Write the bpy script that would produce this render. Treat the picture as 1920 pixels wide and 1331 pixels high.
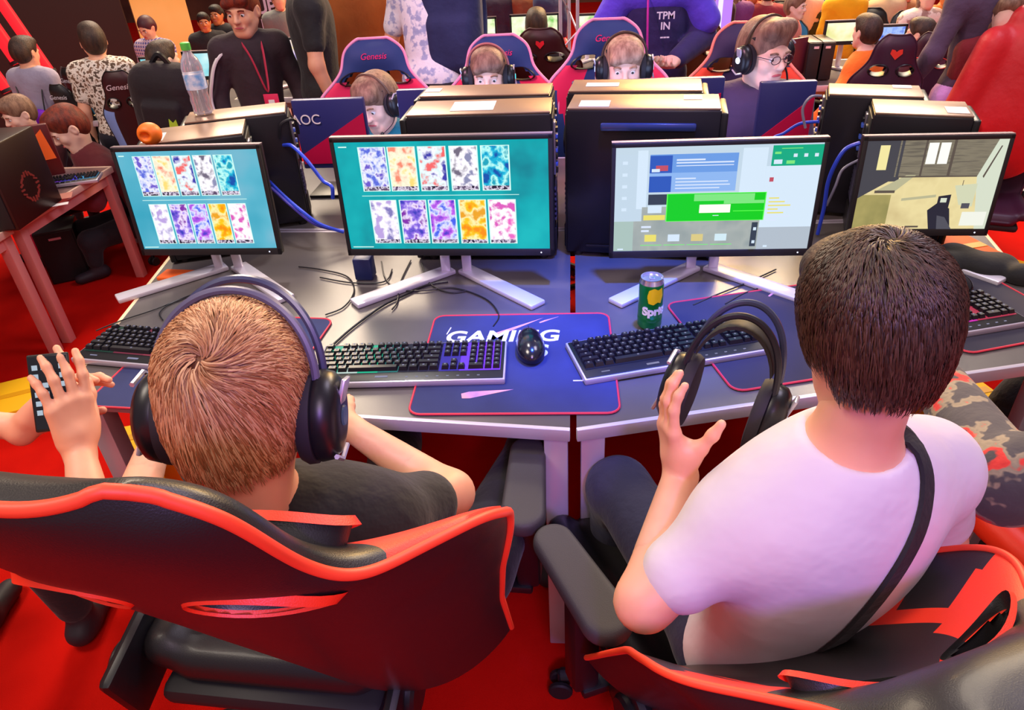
import bpy, bmesh, math, random
import numpy as np
import openvdb as vdb
from mathutils import Vector, Matrix, Euler

for _o in list(bpy.data.objects):
    bpy.data.objects.remove(_o)
SC = bpy.context.scene
COL = SC.collection
rnd = random.Random(7)

# ------------------------------------------------------------------ camera
FPX = 1327.0                       # focal length in pixels of a 1920 wide frame
CAM = np.array([0.0, 0.0, 1.70])
_dn = np.array([120.0, 2035.0, FPX]); _dn /= np.linalg.norm(_dn)          # world down seen in the camera
_fy = np.array([115.0, -872.0, FPX]); _fy -= _fy.dot(_dn) * _dn; _fy /= np.linalg.norm(_fy)
_fx = np.cross(_dn, _fy)
if _fx[0] < 0: _fx = -_fx
RW = np.array([_fx, _fy, -_dn])
cam_d = bpy.data.cameras.new('camera')
cam_d.sensor_width = 36.0
cam_d.lens = FPX / 1920.0 * 36.0
cam_d.clip_start = 0.02
cam = bpy.data.objects.new('camera', cam_d)
COL.objects.link(cam)
_m = Matrix(((RW[0][0], -RW[0][1], -RW[0][2], CAM[0]),
             (RW[1][0], -RW[1][1], -RW[1][2], CAM[1]),
             (RW[2][0], -RW[2][1], -RW[2][2], CAM[2]), (0, 0, 0, 1)))
cam.matrix_world = _m
SC.camera = cam

def _ray(x, y): return RW @ np.array([x - 960.0, y - 665.5, FPX])
def onz(x, y, z):
    r = _ray(x, y); return Vector(CAM + r * (z - CAM[2]) / r[2])
def ony(x, y, Y):
    r = _ray(x, y); return Vector(CAM + r * Y / r[1])

# ------------------------------------------------------------------ light
SC.view_settings.view_transform = 'Standard'
SC.view_settings.look = 'None'
SC.view_settings.gamma = 1.0
SC.view_settings.use_curve_mapping = False
SC.view_settings.exposure = 0.0
W = bpy.data.worlds.new('hall_ambient'); SC.world = W; W.use_nodes = True
_bg = W.node_tree.nodes['Background']
_bg.inputs[0].default_value = (1.0, 0.80, 0.86, 1)
_bg.inputs[1].default_value = 0.27
def area(name, loc, size, power, color, target=(0, 2, 0.8), shape='SQUARE'):
    d = bpy.data.lights.new(name, 'AREA'); d.energy = power; d.color = color; d.size = size; d.shape = shape
    o = bpy.data.objects.new(name, d); COL.objects.link(o); o.location = loc
    v = Vector(target) - Vector(loc); o.rotation_euler = v.to_track_quat('-Z', 'Y').to_euler()
    return o
def spot(name, loc, target, power, color, deg, blend=0.6, r=0.12):
    d = bpy.data.lights.new(name, 'SPOT'); d.energy = power; d.color = color; d.spot_size = math.radians(deg); d.spot_blend = blend; d.shadow_soft_size = r
    o = bpy.data.objects.new(name, d); COL.objects.link(o); o.location = loc
    v = Vector(target) - Vector(loc); o.rotation_euler = v.to_track_quat('-Z', 'Y').to_euler()
    return o
area('hall_lamp_warm', (-2.4, 0.6, 4.6), 1.4, 120, (1.0, 0.86, 0.72), (-0.8, 1.8, 0.7))
area('hall_lamp_lilac', (2.2, 2.6, 4.6), 1.4, 80, (0.84, 0.76, 1.0), (0.3, 1.8, 0.7))
area('hall_lamp_rose', (0.6, -1.6, 3.6), 1.2, 46, (1.0, 0.78, 0.82), (0.3, 1.0, 0.8))
area('hall_lamp_amber', (1.4, 7.5, 3.4), 1.6, 300, (1.0, 0.58, 0.18), (0.6, 2.4, 1.0))
area('hall_lamp_cream', (-3.0, 7.5, 4.4), 2.2, 330, (1.0, 0.80, 0.58), (-2.0, 4.0, 0.6))
area('hall_lamp_cream_far', (3.2, 8.0, 4.6), 2.2, 330, (1.0, 0.84, 0.66), (2.0, 5.0, 0.6))
spot('white_desk_spot', (-1.1, 3.0, 4.2), (-0.62, 1.62, 0.75), 330, (1.0, 0.95, 0.92), 24, 0.9)
spot('blue_stage_spot', (0.45, 1.35, 4.4), (0.13, 1.66, 0.75), 2200, (0.04, 0.13, 1.0), 17, 0.9)
spot('violet_stage_spot', (0.4, -1.4, 2.6), (0.0, 1.15, 0.55), 160, (0.42, 0.18, 1.0), 34, 0.9)
spot('magenta_stage_spot', (-2.4, 1.0, 4.4), (0.1, 3.3, 1.0), 420, (1.0, 0.10, 0.55), 34, 0.9)

# ------------------------------------------------------------------ helpers
def lin(h):
    if isinstance(h, str):
        h = h.lstrip('#'); c = [int(h[i:i + 2], 16) / 255 for i in (0, 2, 4)]
    else:
        c = list(h)
    return tuple((x / 12.92 if x <= 0.04045 else ((x + 0.055) / 1.055) ** 2.4) for x in c)
_MC = {}
def mat(name, color='808080', rough=0.55, metal=0.0, emit=None, es=1.0, bump=0.0, bscale=200.0, color2=None, cscale=30.0,
        pattern='noise', stops=None, alpha=1.0, trans=0.0, coat=0.0, sheen=0.0, spec=0.5, stretch=(1, 1, 1), sss=0.0):
    if name in _MC: return _MC[name]
    m = bpy.data.materials.new(name); m.use_nodes = True; _MC[name] = m
    nt = m.node_tree; N = nt.nodes; L = nt.links; b = N['Principled BSDF']
    b.inputs['Base Color'].default_value = (*lin(color), 1)
    b.inputs['Roughness'].default_value = rough; b.inputs['Metallic'].default_value = metal
    b.inputs['Specular IOR Level'].default_value = spec
    b.inputs['Coat Weight'].default_value = coat; b.inputs['Coat Roughness'].default_value = 0.15
    b.inputs['Sheen Weight'].default_value = sheen
    b.inputs['Transmission Weight'].default_value = trans
    if sss:
        b.inputs['Subsurface Weight'].default_value = sss; b.inputs['Subsurface Radius'].default_value = (0.02, 0.008, 0.005); b.inputs['Subsurface Scale'].default_value = 0.5
    co = None
    if bump or color2 or stops:
        tc = N.new('ShaderNodeTexCoord'); mp = N.new('ShaderNodeMapping'); mp.inputs['Scale'].default_value = stretch
        L.new(tc.outputs['Object'], mp.inputs[0]); co = mp.outputs[0]
    if color2 or stops:
        if pattern == 'voronoi':
            t = N.new('ShaderNodeTexVoronoi'); t.inputs['Scale'].default_value = cscale; L.new(co, t.inputs['Vector'])
            sp = N.new('ShaderNodeSeparateColor'); L.new(t.outputs['Color'], sp.inputs[0]); out = sp.outputs[0]
        elif pattern == 'wave':
            t = N.new('ShaderNodeTexWave'); t.inputs['Scale'].default_value = cscale; t.inputs['Distortion'].default_value = 2.0; L.new(co, t.inputs['Vector']); out = t.outputs['Fac']
        elif pattern == 'check':
            w1 = N.new('ShaderNodeTexWave'); w1.bands_direction = 'X'; w1.inputs['Scale'].default_value = cscale; L.new(co, w1.inputs['Vector'])
            w2 = N.new('ShaderNodeTexWave'); w2.bands_direction = 'Z'; w2.inputs['Scale'].default_value = cscale; L.new(co, w2.inputs['Vector'])
            ad = N.new('ShaderNodeMath'); ad.operation = 'MULTIPLY_ADD'; ad.inputs[1].default_value = 0.5
            h = N.new('ShaderNodeMath'); h.operation = 'MULTIPLY'; h.inputs[1].default_value = 0.5; L.new(w2.outputs['Fac'], h.inputs[0])
            L.new(w1.outputs['Fac'], ad.inputs[0]); L.new(h.outputs[0], ad.inputs[2]); out = ad.outputs[0]
        else:
            t = N.new('ShaderNodeTexNoise'); t.inputs['Scale'].default_value = cscale; t.inputs['Detail'].default_value = 3; L.new(co, t.inputs['Vector']); out = t.outputs['Fac']
        r = N.new('ShaderNodeValToRGB'); e = r.color_ramp.elements
        ss = stops or [(0.35, color), (0.65, color2)]
        e[0].position = ss[0][0]; e[0].color = (*lin(ss[0][1]), 1); e[1].position = ss[-1][0]; e[1].color = (*lin(ss[-1][1]), 1)
        for p, c in ss[1:-1]:
            q = e.new(p); q.color = (*lin(c), 1)
        if pattern == 'voronoi' or (stops and len(stops) > 3): r.color_ramp.interpolation = 'CONSTANT' if pattern == 'voronoi' else 'LINEAR'
        L.new(out, r.inputs[0])
        if not emit: L.new(r.outputs[0], b.inputs['Base Color'])
        if emit:
            L.new(r.outputs[0], b.inputs['Emission Color']); b.inputs['Emission Strength'].default_value = es
    elif emit:
        b.inputs['Emission Color'].default_value = (*lin(emit), 1); b.inputs['Emission Strength'].default_value = es
    if emit: b.inputs['Specular IOR Level'].default_value = 0.1; b.inputs['Base Color'].default_value = (.012, .012, .014, 1)
    if bump:
        t = N.new('ShaderNodeTexNoise'); t.inputs['Scale'].default_value = bscale; t.inputs['Detail'].default_value = 4; L.new(co, t.inputs['Vector'])
        bp = N.new('ShaderNodeBump'); bp.inputs['Strength'].default_value = bump; bp.inputs['Distance'].default_value = 0.022 if bscale < 60 else 0.003
        L.new(t.outputs['Fac'], bp.inputs['Height']); L.new(bp.outputs[0], b.inputs['Normal'])
    return m

def link(o, parent=None, label=None, cat=None, group=None, kind=None):
    COL.objects.link(o)
    if parent is not None: o.parent = parent
    if label: o['label'] = label
    if cat: o['category'] = cat
    if group: o['group'] = group
    if kind: o['kind'] = kind
    return o
def thing(name, loc=(0, 0, 0), rz=0.0, label=None, cat=None, group=None, kind=None):
    o = bpy.data.objects.new(name, None); o.empty_display_size = 0.05
    o.location = loc; o.rotation_euler = (0, 0, rz)
    return link(o, None, label, cat, group, kind)
def fin(name, bm, mats, parent=None, smooth=True, loc=None, rot=None, **kw):
    me = bpy.data.meshes.new(name)
    bmesh.ops.recalc_face_normals(bm, faces=bm.faces[:]) if kw.pop('recalc', True) else None
    bm.to_mesh(me); bm.free()
    if not isinstance(mats, (list, tuple)): mats = [mats]
    for m in mats: me.materials.append(m)
    if smooth:
        me.polygons.foreach_set('use_smooth', [True] * len(me.polygons))
        try: me.set_sharp_from_angle(angle=math.radians(38))
        except Exception: pass
    o = bpy.data.objects.new(name, me)
    if loc is not None: o.location = loc
    if rot is not None: o.rotation_euler = rot
    return link(o, parent, **kw)
def nb(): return bmesh.new()
def box(bm, size, M=Matrix(), bev=0.0, seg=2, mi=0):
    """box of SIZE centred on M's origin"""
    t = bmesh.new(); bmesh.ops.create_cube(t, size=1.0)
    for v in t.verts: v.co = Vector((v.co.x * size[0], v.co.y * size[1], v.co.z * size[2]))
    if bev > 0: bmesh.ops.bevel(t, geom=t.edges[:], offset=min(bev, min(size) * 0.49), segments=seg, affect='EDGES', profile=0.5)
    return merge(bm, t, M, mi)
def merge(bm, t, M=Matrix(), mi=None):
    vm = {v: bm.verts.new(M @ v.co) for v in t.verts}
    out = []
    for f in t.faces:
        try: g = bm.faces.new([vm[v] for v in f.verts])
        except ValueError: continue
        g.material_index = f.material_index if mi is None else mi; out.append(g)
    t.free(); return out
def T(x=0, y=0, z=0, rx=0, ry=0, rz=0): return Matrix.Translation((x, y, z)) @ Euler((rx, ry, rz)).to_matrix().to_4x4()
def cyl(bm, a, b, ra, rb=None, n=20, mi=0, caps=True, bev=0.0):
    a, b = Vector(a), Vector(b); rb = ra if rb is None else rb
    z = (b - a).normalized(); x = z.orthogonal().normalized(); y = z.cross(x)
    if bev > 0:
        Lh = (b - a).length
        prof = [(0, ra - bev), (bev, ra), (Lh - bev, rb), (Lh, rb - bev)]
    else: prof = [(0, ra), ((b - a).length, rb)]
    rings = []
    for h, r in prof:
        rings.append([bm.verts.new(a + z * h + (x * math.cos(2 * math.pi * i / n) + y * math.sin(2 * math.pi * i / n)) * r) for i in range(n)])
    for r0, r1 in zip(rings, rings[1:]):
        for i in range(n):
            f = bm.faces.new((r0[i], r0[(i + 1) % n], r1[(i + 1) % n], r1[i])); f.material_index = mi
    if caps:
        f = bm.faces.new(rings[0][::-1]); f.material_index = mi; f = bm.faces.new(rings[-1]); f.material_index = mi
def lathe(bm, prof, M=Matrix(), n=32, mi=0, mis=None):
    rings = []
    for r, z in prof:
        rings.append([bm.verts.new(M @ Vector((r * math.cos(2 * math.pi * i / n), r * math.sin(2 * math.pi * i / n), z))) for i in range(n)])
    for k, (r0, r1) in enumerate(zip(rings, rings[1:])):
        for i in range(n):
            f = bm.faces.new((r0[i], r0[(i + 1) % n], r1[(i + 1) % n], r1[i])); f.material_index = mis[k] if mis else mi
    for r, k in ((rings[0][::-1], 0), (rings[-1], -1)):
        f = bm.faces.new(r); f.material_index = mis[k] if mis else mi
def smoothpath(pts, n=8, closed=False):
    P = [Vector(p) for p in pts]; out = []
    m = len(P); rng = range(m if closed else m - 1)
    for i in rng:
        if closed: p0, p1, p2, p3 = P[(i - 1) % m], P[i], P[(i + 1) % m], P[(i + 2) % m]
        else: p0, p1, p2, p3 = P[max(i - 1, 0)], P[i], P[i + 1], P[min(i + 2, m - 1)]
        for k in range(n):
            t = k / n
            out.append(0.5 * ((2 * p1) + (p2 - p0) * t + (2 * p0 - 5 * p1 + 4 * p2 - p3) * t * t + (3 * p1 - p0 - 3 * p2 + p3) * t ** 3))
    if not closed: out.append(P[-1])
    return out
def tube(bm, pts, r, n=8, mi=0, closed=False, smooth=8, flat=1.0, up=None):
    path = smoothpath(pts, smooth, closed) if smooth else [Vector(p) for p in pts]
    m = len(path); rings = []; prev = None
    rr = r if callable(r) else (lambda t: r)
    for i, p in enumerate(path):
        if closed: d = (path[(i + 1) % m] - path[(i - 1) % m])
        else: d = path[min(i + 1, m - 1)] - path[max(i - 1, 0)]
        if d.length < 1e-9: d = Vector((0, 0, 1))
        d.normalize()
        if up is not None: x = Vector(up).cross(d); x = x.normalized() if x.length > 1e-5 else d.orthogonal().normalized()
        elif prev is None: x = d.orthogonal().normalized()
        else:
            x = prev - d * prev.dot(d); x = x.normalized() if x.length > 1e-6 else d.orthogonal().normalized()
        prev = x; y = d.cross(x); q = rr(i / max(m - 1, 1))
        rings.append([bm.verts.new(p + x * q * math.cos(2 * math.pi * k / n) + y * q * flat * math.sin(2 * math.pi * k / n)) for k in range(n)])
    for i in range(m if closed else m - 1):
        r0, r1 = rings[i], rings[(i + 1) % m]
        for k in range(n):
            f = bm.faces.new((r0[k], r0[(k + 1) % n], r1[(k + 1) % n], r1[k])); f.material_index = mi
    if not closed:
        for q in (rings[0][::-1], rings[-1]):
            f = bm.faces.new(q); f.material_index = mi
def prism(bm, poly, z0, z1, M=Matrix(), mi=0, bev=0.0):
    t = bmesh.new()
    lo = [t.verts.new((p[0], p[1], z0)) for p in poly]; hi = [t.verts.new((p[0], p[1], z1)) for p in poly]
    n = len(poly); t.faces.new(lo[::-1]); t.faces.new(hi)
    for i in range(n): t.faces.new((lo[i], lo[(i + 1) % n], hi[(i + 1) % n], hi[i]))
    bmesh.ops.recalc_face_normals(t, faces=t.faces[:])
    if bev > 0: bmesh.ops.bevel(t, geom=[e for e in t.edges], offset=bev, segments=2, affect='EDGES', profile=0.5)
    return merge(bm, t, M, mi)
def rrect(w, h, r, n=6, cx=0, cy=0):
    out = []
    for sx, sy, a0 in ((1, 1, 0), (-1, 1, 90), (-1, -1, 180), (1, -1, 270)):
        for k in range(n + 1):
            a = math.radians(a0 + 90 * k / n)
            out.append((cx + sx * (w / 2 - r) + r * math.cos(a), cy + sy * (h / 2 - r) + r * math.sin(a)))
    return out
def quad(bm, pts, mi=0):
    f = bm.faces.new([bm.verts.new(Vector(p)) for p in pts]); f.material_index = mi; return f
def text_obj(name, body, size, m, parent, M, ext=0.0006, bold=0.0, shear=0.0, spacing=1.0, warp=None, align='CENTER'):
    c = bpy.data.curves.new(name, 'FONT'); c.body = body; c.size = size; c.extrude = ext; c.offset = bold; c.shear = shear
    c.space_character = spacing; c.align_x = align; c.align_y = 'CENTER'
    to = bpy.data.objects.new(name + '_tmp', c); COL.objects.link(to)
    dg = bpy.context.evaluated_depsgraph_get(); dg.update()
    me = bpy.data.meshes.new_from_object(to.evaluated_get(dg)); bpy.data.objects.remove(to); bpy.data.curves.remove(c)
    if warp:
        for v in me.vertices: v.co = warp(v.co)
    me.transform(M); me.materials.clear(); me.materials.append(m); me.name = name
    o = bpy.data.objects.new(name, me)
    return link(o, parent)
def copy_tree(o, parent=None):
    c = o.copy(); COL.objects.link(c)
    if parent is not None: c.parent = parent
    for ch in list(o.children): copy_tree(ch, c)
    return c

# ------------------------------------------------------------------ blended solids
class Blob:
    """tapered capsules and ellipsoids blended into one continuous surface"""
    def __init__(self): self.p = []
    def cap(self, a, b, ra, rb=None, k=0.02, sub=False, sq=None):
        a = np.array(a, float); b = np.array(b, float); rb = ra if rb is None else rb
        r = max(ra, rb); lo = np.minimum(a, b) - r; hi = np.maximum(a, b) + r
        def f(X, Y, Z):
            ba = b - a; L2 = max(ba.dot(ba), 1e-12)
            px, py, pz = X - a[0], Y - a[1], Z - a[2]
            h = np.clip((px * ba[0] + py * ba[1] + pz * ba[2]) / L2, 0, 1)
            return np.sqrt((px - ba[0] * h) ** 2 + (py - ba[1] * h) ** 2 + (pz - ba[2] * h) ** 2) - (ra + (rb - ra) * h)
        self.p.append((f, lo, hi, k, sub)); return self
    def ell(self, c, r, R=None, k=0.02, sub=False):
        c = np.array(c, float); r = np.array(r, float); R = np.eye(3) if R is None else np.array(R, float)
        e = np.abs(R) @ r; lo = c - e; hi = c + e
        def f(X, Y, Z):
            px, py, pz = X - c[0], Y - c[1], Z - c[2]
            q = [(px * R[0][i] + py * R[1][i] + pz * R[2][i]) for i in range(3)]
            k0 = np.sqrt((q[0] / r[0]) ** 2 + (q[1] / r[1]) ** 2 + (q[2] / r[2]) ** 2)
            k1 = np.sqrt((q[0] / r[0] ** 2) ** 2 + (q[1] / r[1] ** 2) ** 2 + (q[2] / r[2] ** 2) ** 2) + 1e-9
            return k0 * (k0 - 1) / k1
        self.p.append((f, lo, hi, k, sub)); return self
    def bx(self, c, r, R=None, rd=0.01, k=0.02, sub=False):
        c = np.array(c, float); r = np.array(r, float); R = np.eye(3) if R is None else np.array(R, float)
        e = np.abs(R) @ r; lo = c - e; hi = c + e
        def f(X, Y, Z):
            px, py, pz = X - c[0], Y - c[1], Z - c[2]
            q = [np.abs(px * R[0][i] + py * R[1][i] + pz * R[2][i]) - (r[i] - rd) for i in range(3)]
            o = np.sqrt(sum(np.maximum(t, 0) ** 2 for t in q)); i_ = np.minimum(np.maximum(q[0], np.maximum(q[1], q[2])), 0)
            return o + i_ - rd
        self.p.append((f, lo, hi, k, sub)); return self
    def mesh(self, vox, grow=0.0, cut=None, noise=0.0):
        pos = [q for q in self.p if not q[4]]
        lo = np.min([q[1] for q in pos], 0) - 4 * vox - grow; hi = np.max([q[2] for q in pos], 0) + 4 * vox + grow
        n = np.ceil((hi - lo) / vox).astype(int) + 1
        BIG = 6 * vox
        D = np.full(n, BIG, np.float32)
        ax = [lo[i] + vox * np.arange(n[i]) for i in range(3)]
        for f, l, h, k, sub in self.p:
            m = k + grow + 5 * vox
            s = []
            for i in range(3):
                i0 = max(0, int((l[i] - m - lo[i]) / vox)); i1 = min(n[i], int((h[i] + m - lo[i]) / vox) + 2); s.append(slice(i0, max(i0, i1)))
            if any(q.stop <= q.start for q in s): continue
            X, Y, Z = np.meshgrid(ax[0][s[0]], ax[1][s[1]], ax[2][s[2]], indexing='ij', sparse=True)
            d = f(X, Y, Z).astype(np.float32); d0 = D[tuple(s)]
            if not sub:
                d = d - grow
                hh = np.clip(0.5 + 0.5 * (d0 - d) / k, 0, 1); D[tuple(s)] = d0 * (1 - hh) + d * hh - k * hh * (1 - hh)
            else:
                d = -d
                hh = np.clip(0.5 + 0.5 * (d0 - d) / k, 0, 1); hh = 1 - hh
                D[tuple(s)] = d0 * (1 - hh) + d * hh + k * hh * (1 - hh)
        if cut is not None:
            X, Y, Z = np.meshgrid(*ax, indexing='ij', sparse=True)
            D = np.maximum(D, cut(X, Y, Z).astype(np.float32))
        D = np.clip(D, -BIG, BIG)
        g = vdb.FloatGrid(float(BIG)); g.copyFromArray(D)
        P, Q = g.convertToQuads(isovalue=0.0)
        return P * vox + lo, Q
def pymesh(name, P, Q, m, parent=None, face_mats=None, **kw):
    me = bpy.data.meshes.new(name)
    me.vertices.add(len(P)); me.vertices.foreach_set('co', np.asarray(P, np.float32).ravel())
    me.loops.add(Q.size); me.loops.foreach_set('vertex_index', Q.astype(np.int32).ravel())
    me.polygons.add(len(Q)); me.polygons.foreach_set('loop_start', np.arange(0, Q.size, Q.shape[1], dtype=np.int32))
    me.polygons.foreach_set('loop_total', np.full(len(Q), Q.shape[1], dtype=np.int32))
    me.polygons.foreach_set('use_smooth', np.ones(len(Q), dtype=bool))
    for x in (m if isinstance(m, (list, tuple)) else [m]): me.materials.append(x)
    if face_mats is not None: me.polygons.foreach_set('material_index', np.asarray(face_mats, np.int32))
    me.update(calc_edges=True); me.validate()
    o = bpy.data.objects.new(name, me)
    return link(o, parent, **kw)
def join_pq(lst):
    P = []; Q = []; n = 0
    for p, q in lst: P.append(p); Q.append(q + n); n += len(p)
    return np.concatenate(P), np.concatenate(Q)
# ------------------------------------------------------------------ materials
M_carpet = mat('red_carpet', 'd01006', rough=0.95, bump=0.6, bscale=500, color2='dc1408', cscale=6, spec=0.1)
M_alu = mat('brushed_aluminium', 'cfc8d6', rough=0.38, metal=0.35)
M_cream = mat('cream_edge', 'f0d8b0', rough=0.5)
M_top = mat('desk_laminate', '585252', rough=0.30, bump=0.06, bscale=900, color2='605a5a', cscale=5)
M_black = mat('black_plastic', '141216', rough=0.38)
M_mblack = mat('matt_black_plastic', '19161a', rough=0.62)
M_dkmetal = mat('black_painted_steel', '1d1a22', rough=0.33, metal=0.2)
M_silver = mat('silver_stand', 'dcd8e4', rough=0.3, metal=0.25)
M_red = mat('red_plastic', 'd8141c', rough=0.45)
M_white = mat('white_plastic', 'f0eef4', rough=0.45)
M_label = mat('white_label', 'f2ecee', rough=0.6)
M_blue_c = mat('blue_cable_jacket', '2c48d8', rough=0.4)
M_black_c = mat('black_cable_jacket', '17141a', rough=0.45)
M_yellow = mat('yellow_card', 'ffc400', rough=0.7)
M_orange = mat('orange_card', 'ff6a20', rough=0.7)

# ------------------------------------------------------------------ hall
b = nb(); quad(b, [(-14, -3, 0), (14, -3, 0), (14, 16, 0), (-14, 16, 0)])
fin('floor', b, M_carpet, kind='structure', smooth=False, label='red carpet across the whole hall floor', )
def wall(name, p, q, z, m, t=0.12, z0=0.0, label=None):
    p = Vector((p[0], p[1], 0)); q = Vector((q[0], q[1], 0)); d = q - p
    b = nb(); box(b, (d.length, t, z - z0), T((p.x + q.x) / 2, (p.y + q.y) / 2, (z + z0) / 2, rz=math.atan2(d.y, d.x)))
    return fin(name, b, m, kind='structure', smooth=False, label=label)
M_darkwall = mat('dark_panel', '2a1814', rough=0.5)
M_ywall = mat('yellow_board', 'f2cc7c', rough=0.8, color2='e4b45c', cscale=1.5)  # board in two yellows mixed by noise
wall('wall_back', (-13, 14.2), (13, 14.2), 4.5, mat('hall_back', '4a2c28', rough=0.8, color2='8a5a40', cscale=1.2), label='dark brown far wall of the hall')
wall('wall_left', (-13, -3), (-13, 14), 4.5, mat('hall_left_wall', '3a1d1c', rough=0.8), label='dark side wall of the hall')
wall('wall_right', (13, -3), (13, 14), 4.5, mat('hall_right_wall', '4a2420', rough=0.8), label='dark brown side wall of the hall')
# dark booth partition and the pale board beside it
pa = onz(62, 20, 0.9); pb = onz(243, 150, 0.45)
_e = ony(243, 60, 7.3)
wall('partition_wall', (-8.6, 5.2), (_e.x, 7.3), 2.9, M_darkwall, label='dark brown booth partition beside the pale board')
_e2 = ony(362, 60, 7.7)
wall('board_wall', (_e.x + .02, 7.42), (_e2.x, 7.7), 2.6, M_ywall, label='pale yellow board wall behind the crowd')
# red lit truss beams
def beam(p, q, r, label):
    b = nb(); tube(b, [p, q], r, n=12, smooth=0)
    o = fin('light_beam', b, mat('red_tube_light', 'ff2028', rough=0.4, emit='ff2430', es=1.0), label=label, cat='stage light', group='red tube lights on the booth')
    b = nb(); cyl(b, Vector(q) - (Vector(q) - Vector(p)).normalized() * 0.02, q, r * 1.25, n=12)
    fin('end_cap', b, M_mblack, parent=o)
beam(ony(-12, -16, 4.75), ony(95, 138, 4.75), 0.036, 'glowing red tube light slanting down past the gray shirt')
beam(ony(-40, 10, 4.8), ony(36, 118, 4.8), 0.045, 'thick glowing red tube light at the frame edge behind the gray shirt')
beam(ony(-30, 110, 4.6), ony(16, 172, 4.6), 0.035, 'short glowing red tube light low beside the gray shirt')

# ------------------------------------------------------------------ gaming desks
def edge_strip(b, p, q, z0, z1, t=0.012, mi=0):
    p = Vector((p[0], p[1], 0)); q = Vector((q[0], q[1], 0)); d = q - p
    box(b, (d.length, t, z1 - z0), T((p.x + q.x) / 2, (p.y + q.y) / 2, (z0 + z1) / 2, rz=math.atan2(d.y, d.x)), bev=0.002, mi=mi)
def desk(poly, label, legs, z=0.75, sides=('alu', 'cream', 'alu', 'cream'), group='long gaming desks', legm=M_alu, legw=0.052, name='gaming_desk'):
    c = (sum(p[0] for p in poly) / len(poly), sum(p[1] for p in poly) / len(poly))
    root = thing(name, (c[0], c[1], 0), 0, label, 'desk', group)
    L = [(p[0] - c[0], p[1] - c[1]) for p in poly]
    b = nb(); prism(b, L, z - 0.026, z)
    fin('tabletop', b, M_top, root, smooth=False)
    b = nb()
    for i in range(len(L)):
        if sides[i % len(sides)] == 'none': continue
        edge_strip(b, L[i], L[(i + 1) % len(L)], z - 0.030, z + 0.0012, mi=0 if sides[i % len(sides)] == 'alu' else 1)
    fin('edge_strip', b, [M_alu, M_cream], root)
    for x, y in legs:
        b = nb(); box(b, (legw, legw, z - 0.030), T(x - c[0], y - c[1], (z - 0.030) / 2), bev=0.004)
        fin('leg', b, legm, root)
    b = nb()
    for i in range(len(L)):
        p, q = Vector((*L[i], 0)), Vector((*L[(i + 1) % len(L)], 0))
        m_ = Vector((0, 0, 0)); p = p + (m_ - p) * 0.22; q = q + (m_ - q) * 0.22; d = q - p
        box(b, (d.length, 0.03, 0.045), T((p.x + q.x) / 2, (p.y + q.y) / 2, z - 0.053, rz=math.atan2(d.y, d.x)))
    fin('apron_rail', b, legm, root)
    return root
desk([(-1.22, 1.27), (-0.009, 1.165), (-0.012, 2.21), (-1.36, 2.25)], 'grey topped gaming desk holding the two screens full of portrait cards',
     [(-1.17, 1.31), (-0.040, 1.20), (-0.045, 2.17), (-1.31, 2.20)], sides=('alu', 'none', 'alu', 'cream'))
desk([(0.005, 1.165), (1.17, 1.445), (1.28, 2.25), (0.003, 2.21)], 'gaming desk under the blue light with the green drink can',
     [(0.040, 1.207), (1.12, 1.475), (1.22, 2.21), (0.04, 2.17)], sides=('alu', 'cream', 'alu', 'none'))
desk([(-1.33, 2.27), (-0.008, 2.23), (-0.008, 2.98), (-1.33, 3.02)], 'far side gaming desk facing the boy leaning in beside the screens',
     [(-1.28, 2.31), (-0.05, 2.27), (-0.05, 2.94), (-1.28, 2.97)], sides=('alu', 'alu'))
desk([(0.0, 2.23), (1.28, 2.27), (1.28, 2.98), (0.0, 2.98)], 'far side gaming desk facing the boy in glasses',
     [(0.05, 2.27), (1.23, 2.31), (1.23, 2.93), (0.05, 2.94)], sides=('alu', 'alu'))

# ------------------------------------------------------------------ screens
def em(name, c, s=1.05): return mat('screen_' + name, c, rough=0.6, emit=c, es=s, spec=0.1)
def emn(name, stops, sc=24, s=1.1, stretch=(1, 1, 1)):
    return mat('screen_' + name, stops[0][1], rough=0.6, emit='ffffff', es=s, stops=stops, cscale=sc, stretch=stretch)
ART = [emn('art_a', [(.36, '6a58c8'), (.46, 'f2f0ff'), (.54, 'c8d0f4'), (.62, '5a6ad8')], 45),
       emn('art_b', [(.36, 'ffd878'), (.46, 'fff6d8'), (.54, 'ffe4c8'), (.62, 'f08a70')], 30),
       emn('art_c', [(.36, '3c3ca8'), (.46, 'f4f4ff'), (.54, 'd8f0f4'), (.62, 'f06868')], 32),
       emn('art_d', [(.36, '70687c'), (.46, 'f6f2fa'), (.54, 'fff8ff'), (.62, '8a8cb0')], 34),
       emn('art_e', [(.36, '0a50a8'), (.46, '10b8d8'), (.54, 'c0fff4'), (.62, '18a0b8')], 30),
       emn('art_f', [(.36, '8078b8'), (.46, 'f4ecff'), (.54, 'ffffff'), (.62, 'b8a0dc')], 28),
       emn('art_g', [(.36, '3a3cb8'), (.46, '8c6ae0'), (.54, 'f4e4ff'), (.62, '8030a8')], 30),
       emn('art_h', [(.36, '5038c8'), (.46, 'c060e8'), (.54, 'e0e4ff'), (.62, '4460e8')], 30),
       emn('art_i', [(.36, 'ff8c00'), (.46, 'ffc818'), (.54, 'fff2b0'), (.62, 'e8a020')], 26),
       emn('art_j', [(.36, 'e868c0'), (.46, 'fff0f8'), (.54, 'ffffff'), (.62, 'd85ab8')], 30)]
E_bar = emn('card_bar', [(.4, '241c34'), (.48, 'e8dcf0'), (.6, '5a4a68')], 90)
E_teal = emn('teal', [(.3, '04808e'), (.5, '00a4ac'), (.7, '10b4b8')], 7)
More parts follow.
